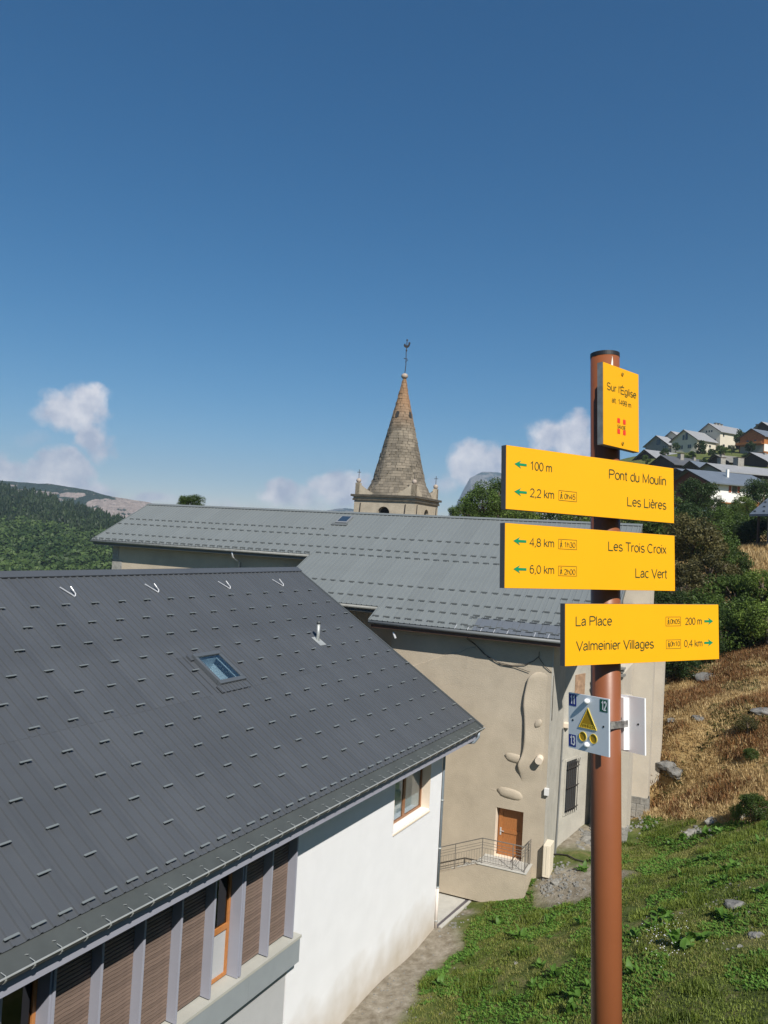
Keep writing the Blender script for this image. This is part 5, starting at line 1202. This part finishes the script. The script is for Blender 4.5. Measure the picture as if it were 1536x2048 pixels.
m_brack = leaf_mat('dead_bracken', (.11,.05,.018), (.33,.17,.065), 0, 1.3)
m_dock = leaf_mat('broad_leaf', (.045,.11,.014), (.14,.27,.045), .15, 3)
def patchy(P, s, th, seed): return P[fbm(P[:, 0], P[:, 1], s, seed) > th]
PA = scatter_xy(150000, -3, 22, 14, 44); dr = dryness(PA[:, 0], PA[:, 1]); ba = bareness(PA[:, 0], PA[:, 1])
G = PA[(dr < .5) & (ba < .35)]; G1 = patchy(G, 1.6, .42, 41)
blades(G1[:58000], .052, .012, 5, m_grass, 'grass', lean=1.0, spread=.07)
blades(patchy(G, 2.2, .47, 43)[:26000], .055, .009, 4, m_grass2, 'short_light_grass', lean=1.1, spread=.07)
t_ = patchy(G, .9, .62, 47)[:8000]; blades(t_, .12, .014, 8, m_grass, 'grass_tufts', lean=.8, spread=.07)
# small broad leaves of the meadow
def rosettes(P, r, nl, m, name):
    n = len(P); k = n*nl; base = np.repeat(P, nl, 0); a = bm_rng.uniform(0, 2*np.pi, k); rr = r*bm_rng.uniform(.5, 1.3, k)
    up = bm_rng.uniform(.15, .8, k); d = np.c_[np.cos(a), np.sin(a), up]; s = np.c_[-np.sin(a), np.cos(a), np.zeros(k)]
    b = base+np.c_[np.zeros(k), np.zeros(k), np.zeros(k)+.005]; V = np.stack([b, b+d*(rr*.55)[:, None]+s*(rr*.28)[:, None], b+d*np.c_[rr, rr, rr*.8], b+d*(rr*.55)[:, None]-s*(rr*.28)[:, None]], 1)
    return tag(obj(name, npmesh(name, V.reshape(-1, 3), np.arange(k*4).reshape(-1, 4), m)), kind='stuff')
rosettes(patchy(G, 1.3, .47, 51)[:15000], .085, 6, m_dock, 'meadow_weeds')
PB = scatter_xy(90000, 4, 34, 30, 62); dr = dryness(PB[:, 0], PB[:, 1]); D_ = PB[dr > .4]
blades(D_[:42000], .14, .016, 6, m_dryg, 'dry_grass', lean=1.1, spread=.14)
blades(patchy(D_, 1.6, .55, 53)[:8000], .22, .022, 7, m_brack, 'dead_bracken', lean=1.2, spread=.16)
Dg = patchy(D_, 2.4, .60, 57)[:5000]; rosettes(Dg, .14, 7, m_lgreen, 'bank_weeds')
PD = scatter_xy(60000, 8, 60, 55, 125); PD = PD[bm_rng.permutation(len(PD))[:12000]]; blades(PD, .45, .05, 4, m_dryg, 'meadow_hay_grass', lean=.8, spread=.3)
# dock plants with large leaves, each a plant of its own
def leaf_blade(L, Wd, bend):
    m = MB(); n = 6; vs = []
    for i in range(n+1):
        t = i/n; wdt = Wd*math.sin(math.pi*min(1, t*.9+.1))**.8*(1-.25*t); z = L*(t*.75-bend*t*t); x = L*t
        vs += [(x, -wdt, z+.25*wdt), (x, 0, z), (x, wdt, z+.25*wdt)]
    fs = []
    for i in range(n):
        for j in range(2): fs.append((i*3+j, i*3+j+1, i*3+3+j+1, i*3+3+j))
    return m.add(vs, fs).mesh('leaf', m_dock, True)
leafM = [leaf_blade(.30, .075, .55), leaf_blade(.24, .07, .7), leaf_blade(.34, .085, .45)]
dock_px = [(1185,1725),(1165,1745),(1100,1850),(1160,1850),(1080,1940),(1065,1975),(1150,2000),(1175,1985),(1140,2030),(1310,1845),(1325,1835),(1340,1850),(1300,1860),(1355,1895),(1385,1885),(1410,1880),(1370,1905),
 (1340,1690),(1365,1680),(1390,1682),(1415,1675),(1440,1670),(1380,1735),(1400,1725),(1425,1722),(1450,1745),(1470,1735),(1360,1755),(1440,1840),(1460,1845),(1445,1765),(1530,1790),(1520,1690),(1000,1850),(1030,1910),(880,1975),(1250,1720),(1040,1880),(1270,1880),(1265,1950),(1090,1985),(1110,1955)]
_b2 = np.linspace(14, 60, 240)
def ground_hit(px, py):
    d = ray(px, py); P = np.array([[d.x*t, d.y*t, d.z*t] for t in _b2/d.y]); g = ground_z(P[:, 0], P[:, 1]); below = np.where(P[:, 2] < g)[0]
    i = below[0] if len(below) else len(P)-1; return Vector((P[i, 0], P[i, 1], float(g[i])))
def dock_label(px, py):
    zones = [('far left of the post, high on the lawn', lambda x, y: x < 1200 and y < 1870), ('far left of the post, low on the lawn', lambda x, y: x < 1200), ('close beside the right edge', lambda x, y: x > 1500),
             ('in the uppermost patch under the dry bank', lambda x, y: y < 1700), ('in the patch right of the middle pier', lambda x, y: y < 1800), ('beside the white flowers right of the post', lambda x, y: True)]
    zi = lambda x, y: next(i for i, (t, f) in enumerate(zones) if f(x, y))
    z = zi(px, py); same = sorted(p for p in dock_px if zi(*p) == z); k = same.index((px, py)); ords = 'leftmost second third fourth fifth sixth seventh eighth ninth tenth eleventh twelfth thirteenth fourteenth fifteenth'.split()
    return '%s broad leaved weed from the left %s' % (ords[k], zones[z][0]) if k else 'leftmost broad leaved weed %s' % zones[z][0]
lum = ['the church piers', 'the white wall', 'the post foot in view', 'the right edge', 'the dry bank']
for i, (px, py) in enumerate(dock_px):
    p = ground_hit(px, py); rr = random.Random(i+9); s = rr.uniform(.75, 1.35)
    o = empty('dock_plant', p, rr.uniform(0, 6), dock_label(px, py), 'plant', 'broad leaved weeds in the grass slope')
    for k in range(rr.randint(8, 13)):
        l = obj('leaf', rr.choice(leafM), o); l.rotation_euler = (rr.uniform(-.2, .2), rr.uniform(-1.0, .1), k*2.4+rr.uniform(-.3, .3)); q = s*rr.uniform(.7, 1.15); l.scale = (q, q, q); l.location = (rr.uniform(-.12, .12), rr.uniform(-.12, .12), 0)
# white flowers
fl = MB(); 
for i in range(130):
    cx_, cy_ = random.choice([(1325,1880,16,22), (1355,1855,20,14), (1300,1895,14,16), (1340,1850,10,20)])[:2] if False else (random.gauss(1328, 22), random.gauss(1878, 22))
    p = ground_hit(cx_, cy_)+Vector((0,0,random.uniform(.05,.14))); r_ = random.uniform(.010, .02)
    fl.add([p+Vector((r_*math.cos(k*1.047), r_*math.sin(k*1.047), .3*r_*math.sin(k*2))) for k in range(6)], [tuple(range(6))])
tag(fl.build('white_flowers', m_wht), kind='stuff')
# rocks
def rock(px, py, r, label, seed, flat=.6, m=m_stone, D=None):
    p = ground_hit(px, py) if D is None else at(px, py, D)
    rr = random.Random(seed); bm = bmesh.new(); bmesh.ops.create_icosphere(bm, subdivisions=3, radius=1)
    off = Vector((rr.uniform(0, 50), rr.uniform(0, 50), rr.uniform(0, 50)))
    pls = [(Vector((rr.gauss(0,1), rr.gauss(0,1), rr.gauss(0,1))).normalized(), rr.uniform(.55, .85)) for _ in range(9)]
    for v in bm.verts:
        for nn_2, dd in pls:
            e = v.co.dot(nn_2)-dd
            if e > 0: v.co -= nn_2*e
        v.co *= 1+.18*noise.noise(v.co*2.2+off)
        v.co = Vector((v.co.x*r*rr_sx, v.co.y*r, v.co.z*r*flat))
    me = bpy.data.meshes.new('rock'); bm.to_mesh(me); bm.free(); me.materials.append(m); o = obj('rock', me); o.location = p-Vector((0,0,.28*r*flat+.02)); o.rotation_euler = (0, 0, rr.uniform(0, 6)); return tag(o, label, 'rock', 'rocks on the slope')
rr_sx = 1.2
m_rock = mat('dark_slate_rock', (.095,.095,.092), .9, col2=(.24,.235,.22), vscale=4, bump=.9, bscale=9)
m_rock2 = mat('grey_rock', (.15,.145,.13), .95, col2=(.30,.29,.26), vscale=5, bump=.9, bscale=12)
rocks = [(1398,1436,.42,'dark grey boulder sitting alone in the dry grass'),(1334,1540,.55,'split grey rock beside the church corner pier'),(1352,1552,.55,'pale faced rock right of the split grey rock'),(1418,1355,.7,'flat boulder under the bushes at the thicket edge'),
 (1532,1425,.5,'dark rock at the right edge in the dry bank'),(1476,1815,.30,'flat pale grey stone lying right of the flowers'),(1518,1870,.26,'light stone near the lower right edge'),(1373,1788,.16,'small brownish stone in the green grass'),
 (1385,1668,.34,'low lichen covered stone above the broad leaved weeds'),(1430,1640,.35,'grey ledge stone below the dry bank'),(1490,1632,.4,'weathered root like ledge stone at bank foot'),(1530,1632,.35,'grey stone at the bank foot by the right edge'),
 (1160,1698,.17,'pale stone near the church wall foot'),(1162,1807,.08,'tiny white stone in the grass left of the post'),(1035,1932,.10,'small pale stone low in the lawn'),(1113,1768,.22,'rubble block below the meter cabinet'),(1092,1745,.18,'broken mortar lump at the wall foot'),
 (1175,1680,.35,'rubble heap at the pier left of the post'),(1306,1632,.22,'grey stone beside the middle pier'),(1485,1895,.12,'small stone under the flat pale stone'),(1345,1440,.3,'half buried stone near the pier edge')]
for i, (x, y, r_, lb) in enumerate(rocks): rr_sx = random.uniform(1.1, 1.7); rock(x, y, r_, lb, i, m=m_rock if i < 7 or i == 20 else m_rock2)
rb = MB()
for (cx_, cy_, sx, sy, n_, r0) in ((1115,1760,22,22,150,.045),(1085,1735,10,8,40,.05),(1175,1675,10,10,50,.07),(900,1850,24,12,50,.03),(780,1960,60,50,160,.018),(1400,1670,20,6,60,.05),(1280,1650,20,14,40,.05),(1460,1820,50,40,60,.03)):
    for _ in range(n_):
        p = ground_hit(random.gauss(cx_, sx), random.gauss(cy_, sy))
        nn_2, tt_2 = nt_of(p.x, p.y)
        if nn_2 < .1: continue
        r_ = r0*random.uniform(.4, 1.6); a = random.uniform(0, 3); rb.obox(p, (r_*math.cos(a), r_*math.sin(a), r_*.2), (-r_*.8*math.sin(a), r_*.8*math.cos(a), 0), (0, r_*.2, r_*.5))
tag(rb.build('rubble', m_stone), kind='stuff')
hs_ = MB(); pts = [ground_hit(x, y)+Vector((0,0,.05)) for x, y in ((1102,1712),(1118,1711),(1135,1716),(1150,1723),(1168,1728))]; hs_.tube(pts, .03, 6)
tag(hs_.build('ground_hose', m_iron), 'black hose lying on bare ground between meter cabinet and post', 'hose')

# ------------------------------------------------------------------ forest slope, mountains
def strip_terrain(name, rows, m, nu=160, nv=80, rough=0, seed=0, sc_=200.0):
    # rows: far to near; each a list of (px, py, Y); linear interpolation both ways
    R_ = []
    for row in rows:
        P = np.array([tuple(at(x, y, D)) for x, y, D in row]); t = np.r_[0, np.cumsum(np.linalg.norm(np.diff(P, axis=0), axis=1))]; t /= t[-1]; s = np.linspace(0, 1, nu)
        R_.append(np.stack([np.interp(s, t, P[:, k]) for k in range(3)], 1))
    R_ = np.array(R_); v = np.linspace(0, len(rows)-1, nv); i0 = np.minimum(v.astype(int), len(rows)-2); f = (v-i0)[:, None, None]
    V = R_[i0]*(1-f)+R_[i0+1]*f
    if rough:
        V[..., 2] += (fbm(V[..., 0], V[..., 1], sc_, seed, 6)-.5)*rough
    V = V.reshape(-1, 3); idx = np.arange(nu*nv).reshape(nv, nu); Fq_ = np.stack([idx[:-1, :-1], idx[1:, :-1], idx[1:, 1:], idx[:-1, 1:]], -1).reshape(-1, 4)
    return npmesh(name, V, Fq_, m, True), V.reshape(nv, nu, 3)
m_fl = mat('forest_floor', (.03,.05,.015), 1, var=.4, vscale=.02)
rows = [[(-500,1000,1150),(-100,1010,1150),(0,1020,1100),(100,1040,1050),(215,1065,950),(420,1110,900)],
        [(-500,905,1000),(-100,955,960),(0,984,920),(100,1013,880),(215,1054,820),(420,1100,780)],
        [(-500,1010,700),(-100,1040,680),(0,1052,660),(100,1066,640),(215,1085,620),(420,1115,600)],
        [(-500,1130,470),(-100,1150,460),(0,1155,450),(100,1160,450),(215,1165,440),(420,1175,430)],
        [(-500,1330,300),(-100,1330,300),(0,1330,300),(100,1330,300),(215,1330,300),(420,1330,300)]]
me, FV = strip_terrain('forest_slope', rows, m_fl, 80, 50); tag(obj('forest_slope', me), kind='structure')
# tree crowns of the wooded slope, joined
def ico(sub):
    bm = bmesh.new(); bmesh.ops.create_icosphere(bm, subdivisions=sub, radius=1); V = np.array([v.co[:] for v in bm.verts]); F_ = np.array([[v.index for v in f.verts] for f in bm.faces]); bm.free(); return V, F_
def crown_cards(n, seed):
    rg = np.random.default_rng(seed); d = rg.normal(size=(n, 3)); d /= np.linalg.norm(d, axis=1)[:, None]; d[:, 2] = np.abs(d[:, 2])*1.0-.25
    p = d*rg.uniform(.62, 1.06, n)[:, None]; nr = d+rg.normal(size=(n, 3))*.5; nr /= np.linalg.norm(nr, axis=1)[:, None]
    t = np.cross(nr, rg.normal(size=(n, 3))); t /= np.linalg.norm(t, axis=1)[:, None]; b = np.cross(nr, t); s = rg.uniform(.13, .26, n)[:, None]
    return np.stack([p-t*s, p+b*s*.7, p+t*s, p-b*s*.7], 1).reshape(-1, 3)
protos = [crown_cards(110, 200+i) for i in range(5)]
rg = np.random.default_rng(12)
def forest(name, VG, m, n, rmin, rmax, vlo, vhi, conif=0.0):
    nv, nu, _ = VG.shape; out = []
    for _ in range(n):
        a = rg.uniform(vlo, vhi)*(nv-2); b = rg.uniform(0, nu-1.01); i, j = int(a), int(b); fa, fb = a-i, b-j
        p = VG[i, j]*(1-fa)*(1-fb)+VG[i+1, j]*fa*(1-fb)+VG[i, j+1]*(1-fa)*fb+VG[i+1, j+1]*fa*fb
        r_ = rg.uniform(rmin, rmax); th = rg.uniform(0, 6.28); c, s = math.cos(th), math.sin(th); q = protos[rg.integers(5)].copy()
        if rg.random() < conif: k = np.clip(1.15-(q[:, 2:]+.5)*.55, .12, 1)*.62; q[:, :2] *= k; q[:, 2] *= 1.7; q[:, 2] += .6
        x = q[:, 0]*c-q[:, 1]*s; y = q[:, 0]*s+q[:, 1]*c; out.append(np.c_[x, y, q[:, 2]]*r_+p+[0, 0, r_*.55])
    V = np.concatenate(out); return tag(obj(name, npmesh(name, V, np.arange(len(V)).reshape(-1, 4), m)), kind='stuff')
m_for = leaf_mat('forest_leaves', (.020,.046,.012), (.10,.155,.040), 0, .035)
m_con = leaf_mat('forest_conifers', (.010,.024,.010), (.045,.075,.025), 0, .03)
forest('forest', FV[:, 22:], m_for, 1900, 4.5, 8.0, .42, .80)
forest('conifer_forest', FV[:, 22:], m_con, 1500, 4.5, 7.5, .17, .52, .7)
MB().prism([at(200,1119,480), at(213,1121,480), at(213,1126,480), at(200,1124,480)], (3,6,1)).build('far_chalet', m_vwhite)
tag(bpy.data.objects['far_chalet'], 'tiny white roofed hut among the valley trees below the church eave', 'hut')

def mountain_mat(name, forest_c, rock_c, scale, bias, rockc2=None):
    m = bpy.data.materials.new(name); m.use_nodes = True; nt = m.node_tree; N = nt.nodes; L = nt.links; b = N['Principled BSDF']; b.inputs['Roughness'].default_value = 1; b.inputs['Specular IOR Level'].default_value = 0
    tc = N.new('ShaderNodeTexCoord')
    def nz(s, d=8, r_=.65, st=None):
        n = N.new('ShaderNodeTexNoise'); n.inputs['Scale'].default_value = s; n.inputs['Detail'].default_value = d; n.inputs['Roughness'].default_value = r_
        if st: mp = N.new('ShaderNodeMapping'); mp.inputs['Scale'].default_value = st; L.new(tc.outputs['Object'], mp.inputs[0]); L.new(mp.outputs[0], n.inputs['Vector'])
        else: L.new(tc.outputs['Object'], n.inputs['Vector'])
        return n.outputs['Fac']
    def ramp(f, *cs):
        r = N.new('ShaderNodeValToRGB'); e = r.color_ramp.elements
        while len(e) < len(cs): e.new(.5)
        for i, (p, c) in enumerate(cs): e[i].position = p; e[i].color = (*c, 1)
        L.new(f, r.inputs[0]); return r.outputs[0]
    fo = ramp(nz(scale*6, 6, .75), (.3, tuple(c*.45 for c in forest_c)), (.65, tuple(c*1.4 for c in forest_c))); ro = ramp(nz(scale*7, 8, .7, (1, 1, .45)), (.32, tuple(c*.55 for c in rock_c)), (.6, rock_c), (.75, tuple(c*1.2 for c in rock_c)))
    at_ = N.new('ShaderNodeAttribute'); at_.attribute_name = 'rock'
    ad = N.new('ShaderNodeMath'); ad.operation = 'MULTIPLY_ADD'; L.new(nz(scale*2.2, 9, .7), ad.inputs[0]); ad.inputs[1].default_value = 3.4; L.new(at_.outputs['Fac'], ad.inputs[2])
    mk = N.new('ShaderNodeMapRange'); mk.inputs['From Min'].default_value = bias; mk.inputs['From Max'].default_value = bias+.07; L.new(ad.outputs[0], mk.inputs['Value'])
    mx = N.new('ShaderNodeMix'); mx.data_type = 'RGBA'; L.new(mk.outputs[0], mx.inputs['Factor']); L.new(fo, mx.inputs['A']); L.new(ro, mx.inputs['B']); L.new(mx.outputs['Result'], b.inputs['Base Color'])
    bp = N.new('ShaderNodeBump'); bp.inputs['Strength'].default_value = 1; bp.inputs['Distance'].default_value = 14; L.new(nz(scale*9, 8, .7), bp.inputs['Height']); L.new(bp.outputs[0], b.inputs['Normal'])
    return m
def set_rock(me, V, blobs):
    # blobs: pixel ellipses on the mountain face given as world positions
    F = np.array(_F); RI = np.array(_RI); UI = np.array(_UI); P = V.reshape(-1, 3); val = np.zeros(len(P))
    for (c, rx, rz_) in blobs:
        d = ((P[:, 0]-c.x)/rx)**2+((P[:, 2]-c.z)/rz_)**2+((P[:, 1]-c.y)/(rx*3))**2
        val = np.maximum(val, np.clip(1.2-d, 0, .75))
    a = me.attributes.new('rock', 'FLOAT', 'POINT'); a.data.foreach_set('value', val.astype(np.float32))
mm1 = mountain_mat('mountain_forest_and_cliff', (.022,.038,.018), (.40,.33,.29), .009, 2.06)
rows = [[(-700,960,3000),(0,985,2900),(120,1000,2900),(300,1030,2800),(560,1070,2700)],
        [(-700,930,2600),(-200,945,2500),(0,958,2450),(60,965,2450),(120,970,2430),(180,984,2400),(225,996,2400),(262,1000,2400),(300,1003,2380),(330,1018,2380),(440,1040,2350),(560,1064,2300)],
        [(-700,985,2350),(0,1003,2280),(60,1012,2270),(120,1018,2260),(200,1032,2250),(300,1045,2230),(560,1075,2200)],
        [(-700,1060,1900),(0,1065,1850),(120,1075,1850),(220,1085,1800),(300,1095,1800),(560,1110,1800)],
        [(-700,1130,1400),(0,1130,1400),(120,1130,1400),(300,1130,1400),(560,1130,1400)]]
me, V1 = strip_terrain('mountain', rows, mm1, 420, 200, 26, 5, 190)
set_rock(me, V1, [(at(90,1004,2300), 50, 17), (at(240,1018,2300), 100, 50), (at(182,1006,2300), 24, 18), (at(200,1040,2200), 80, 26), (at(290,1012,2360), 70, 40), (at(150,990,2380), 40, 10), (at(60,985,2350), 90, 10)])
tag(obj('mountain', me), kind='structure')
mm2 = mountain_mat('far_peak_rock', (.04,.06,.06), (.22,.21,.20), .004, 1.7)
rows = [[(760,1080,5400),(900,1050,5400),(960,1000,5400),(1050,1000,5400),(1200,1060,5400),(1400,1100,5400)],
        [(800,1075,5000),(880,1048,5000),(908,1022,5000),(925,985,5000),(940,958,5000),(965,945,5000),(1000,948,5000),(1060,975,5000),(1150,1020,5000),(1300,1070,5000)],
        [(760,1090,4600),(880,1070,4500),(915,1050,4500),(940,1030,4500),(1000,1020,4500),(1100,1050,4500),(1350,1095,4500)],
        [(700,1120,3600),(900,1125,3600),(1000,1120,3600),(1400,1130,3600)]]
me, V2 = strip_terrain('far_mountain', rows, mm2, 260, 120, 70, 8, 420); set_rock(me, V2, [(at(930,1000,4900), 200, 160)]); tag(obj('far_mountain', me), kind='structure')
rows = [[(300,1060,5400),(560,1050,5400),(690,1030,5400),(900,1070,5400)],
        [(300,1052,5000),(560,1040,5000),(600,1030,5000),(640,1022,5000),(672,1016,5000),(690,1014,5000),(712,1017,5000),(760,1032,5000),(900,1062,5000)],
        [(300,1100,4000),(560,1095,4000),(700,1090,4000),(900,1100,4000)]]
me, V3 = strip_terrain('distant_ridge', rows, mm2, 120, 40, 40, 3, 420); set_rock(me, V3, [(at(700,1010,5000), 5, 5)]); tag(obj('distant_ridge', me), kind='structure')

# ------------------------------------------------------------------ haze
hz = MB().box(-3300, 3300, -400, 5700, -61, 470).build('haze', None); tag(hz, kind='stuff')
hm = bpy.data.materials.new('haze'); hm.use_nodes = True; nt = hm.node_tree; N = nt.nodes; N.remove(N['Principled BSDF']); pv_ = N.new('ShaderNodeVolumePrincipled')
pv_.inputs['Color'].default_value = (.62,.80,1,1); pv_.inputs['Density'].default_value = HAZE_D; pv_.inputs['Anisotropy'].default_value = .1
nt.links.new(pv_.outputs[0], N['Material Output'].inputs['Volume']); hz.data.materials.append(hm); hz.display_type = 'WIRE'
sc.cycles.volume_bounces = 0; sc.cycles.max_bounces = 6; sc.cycles.transparent_max_bounces = 12
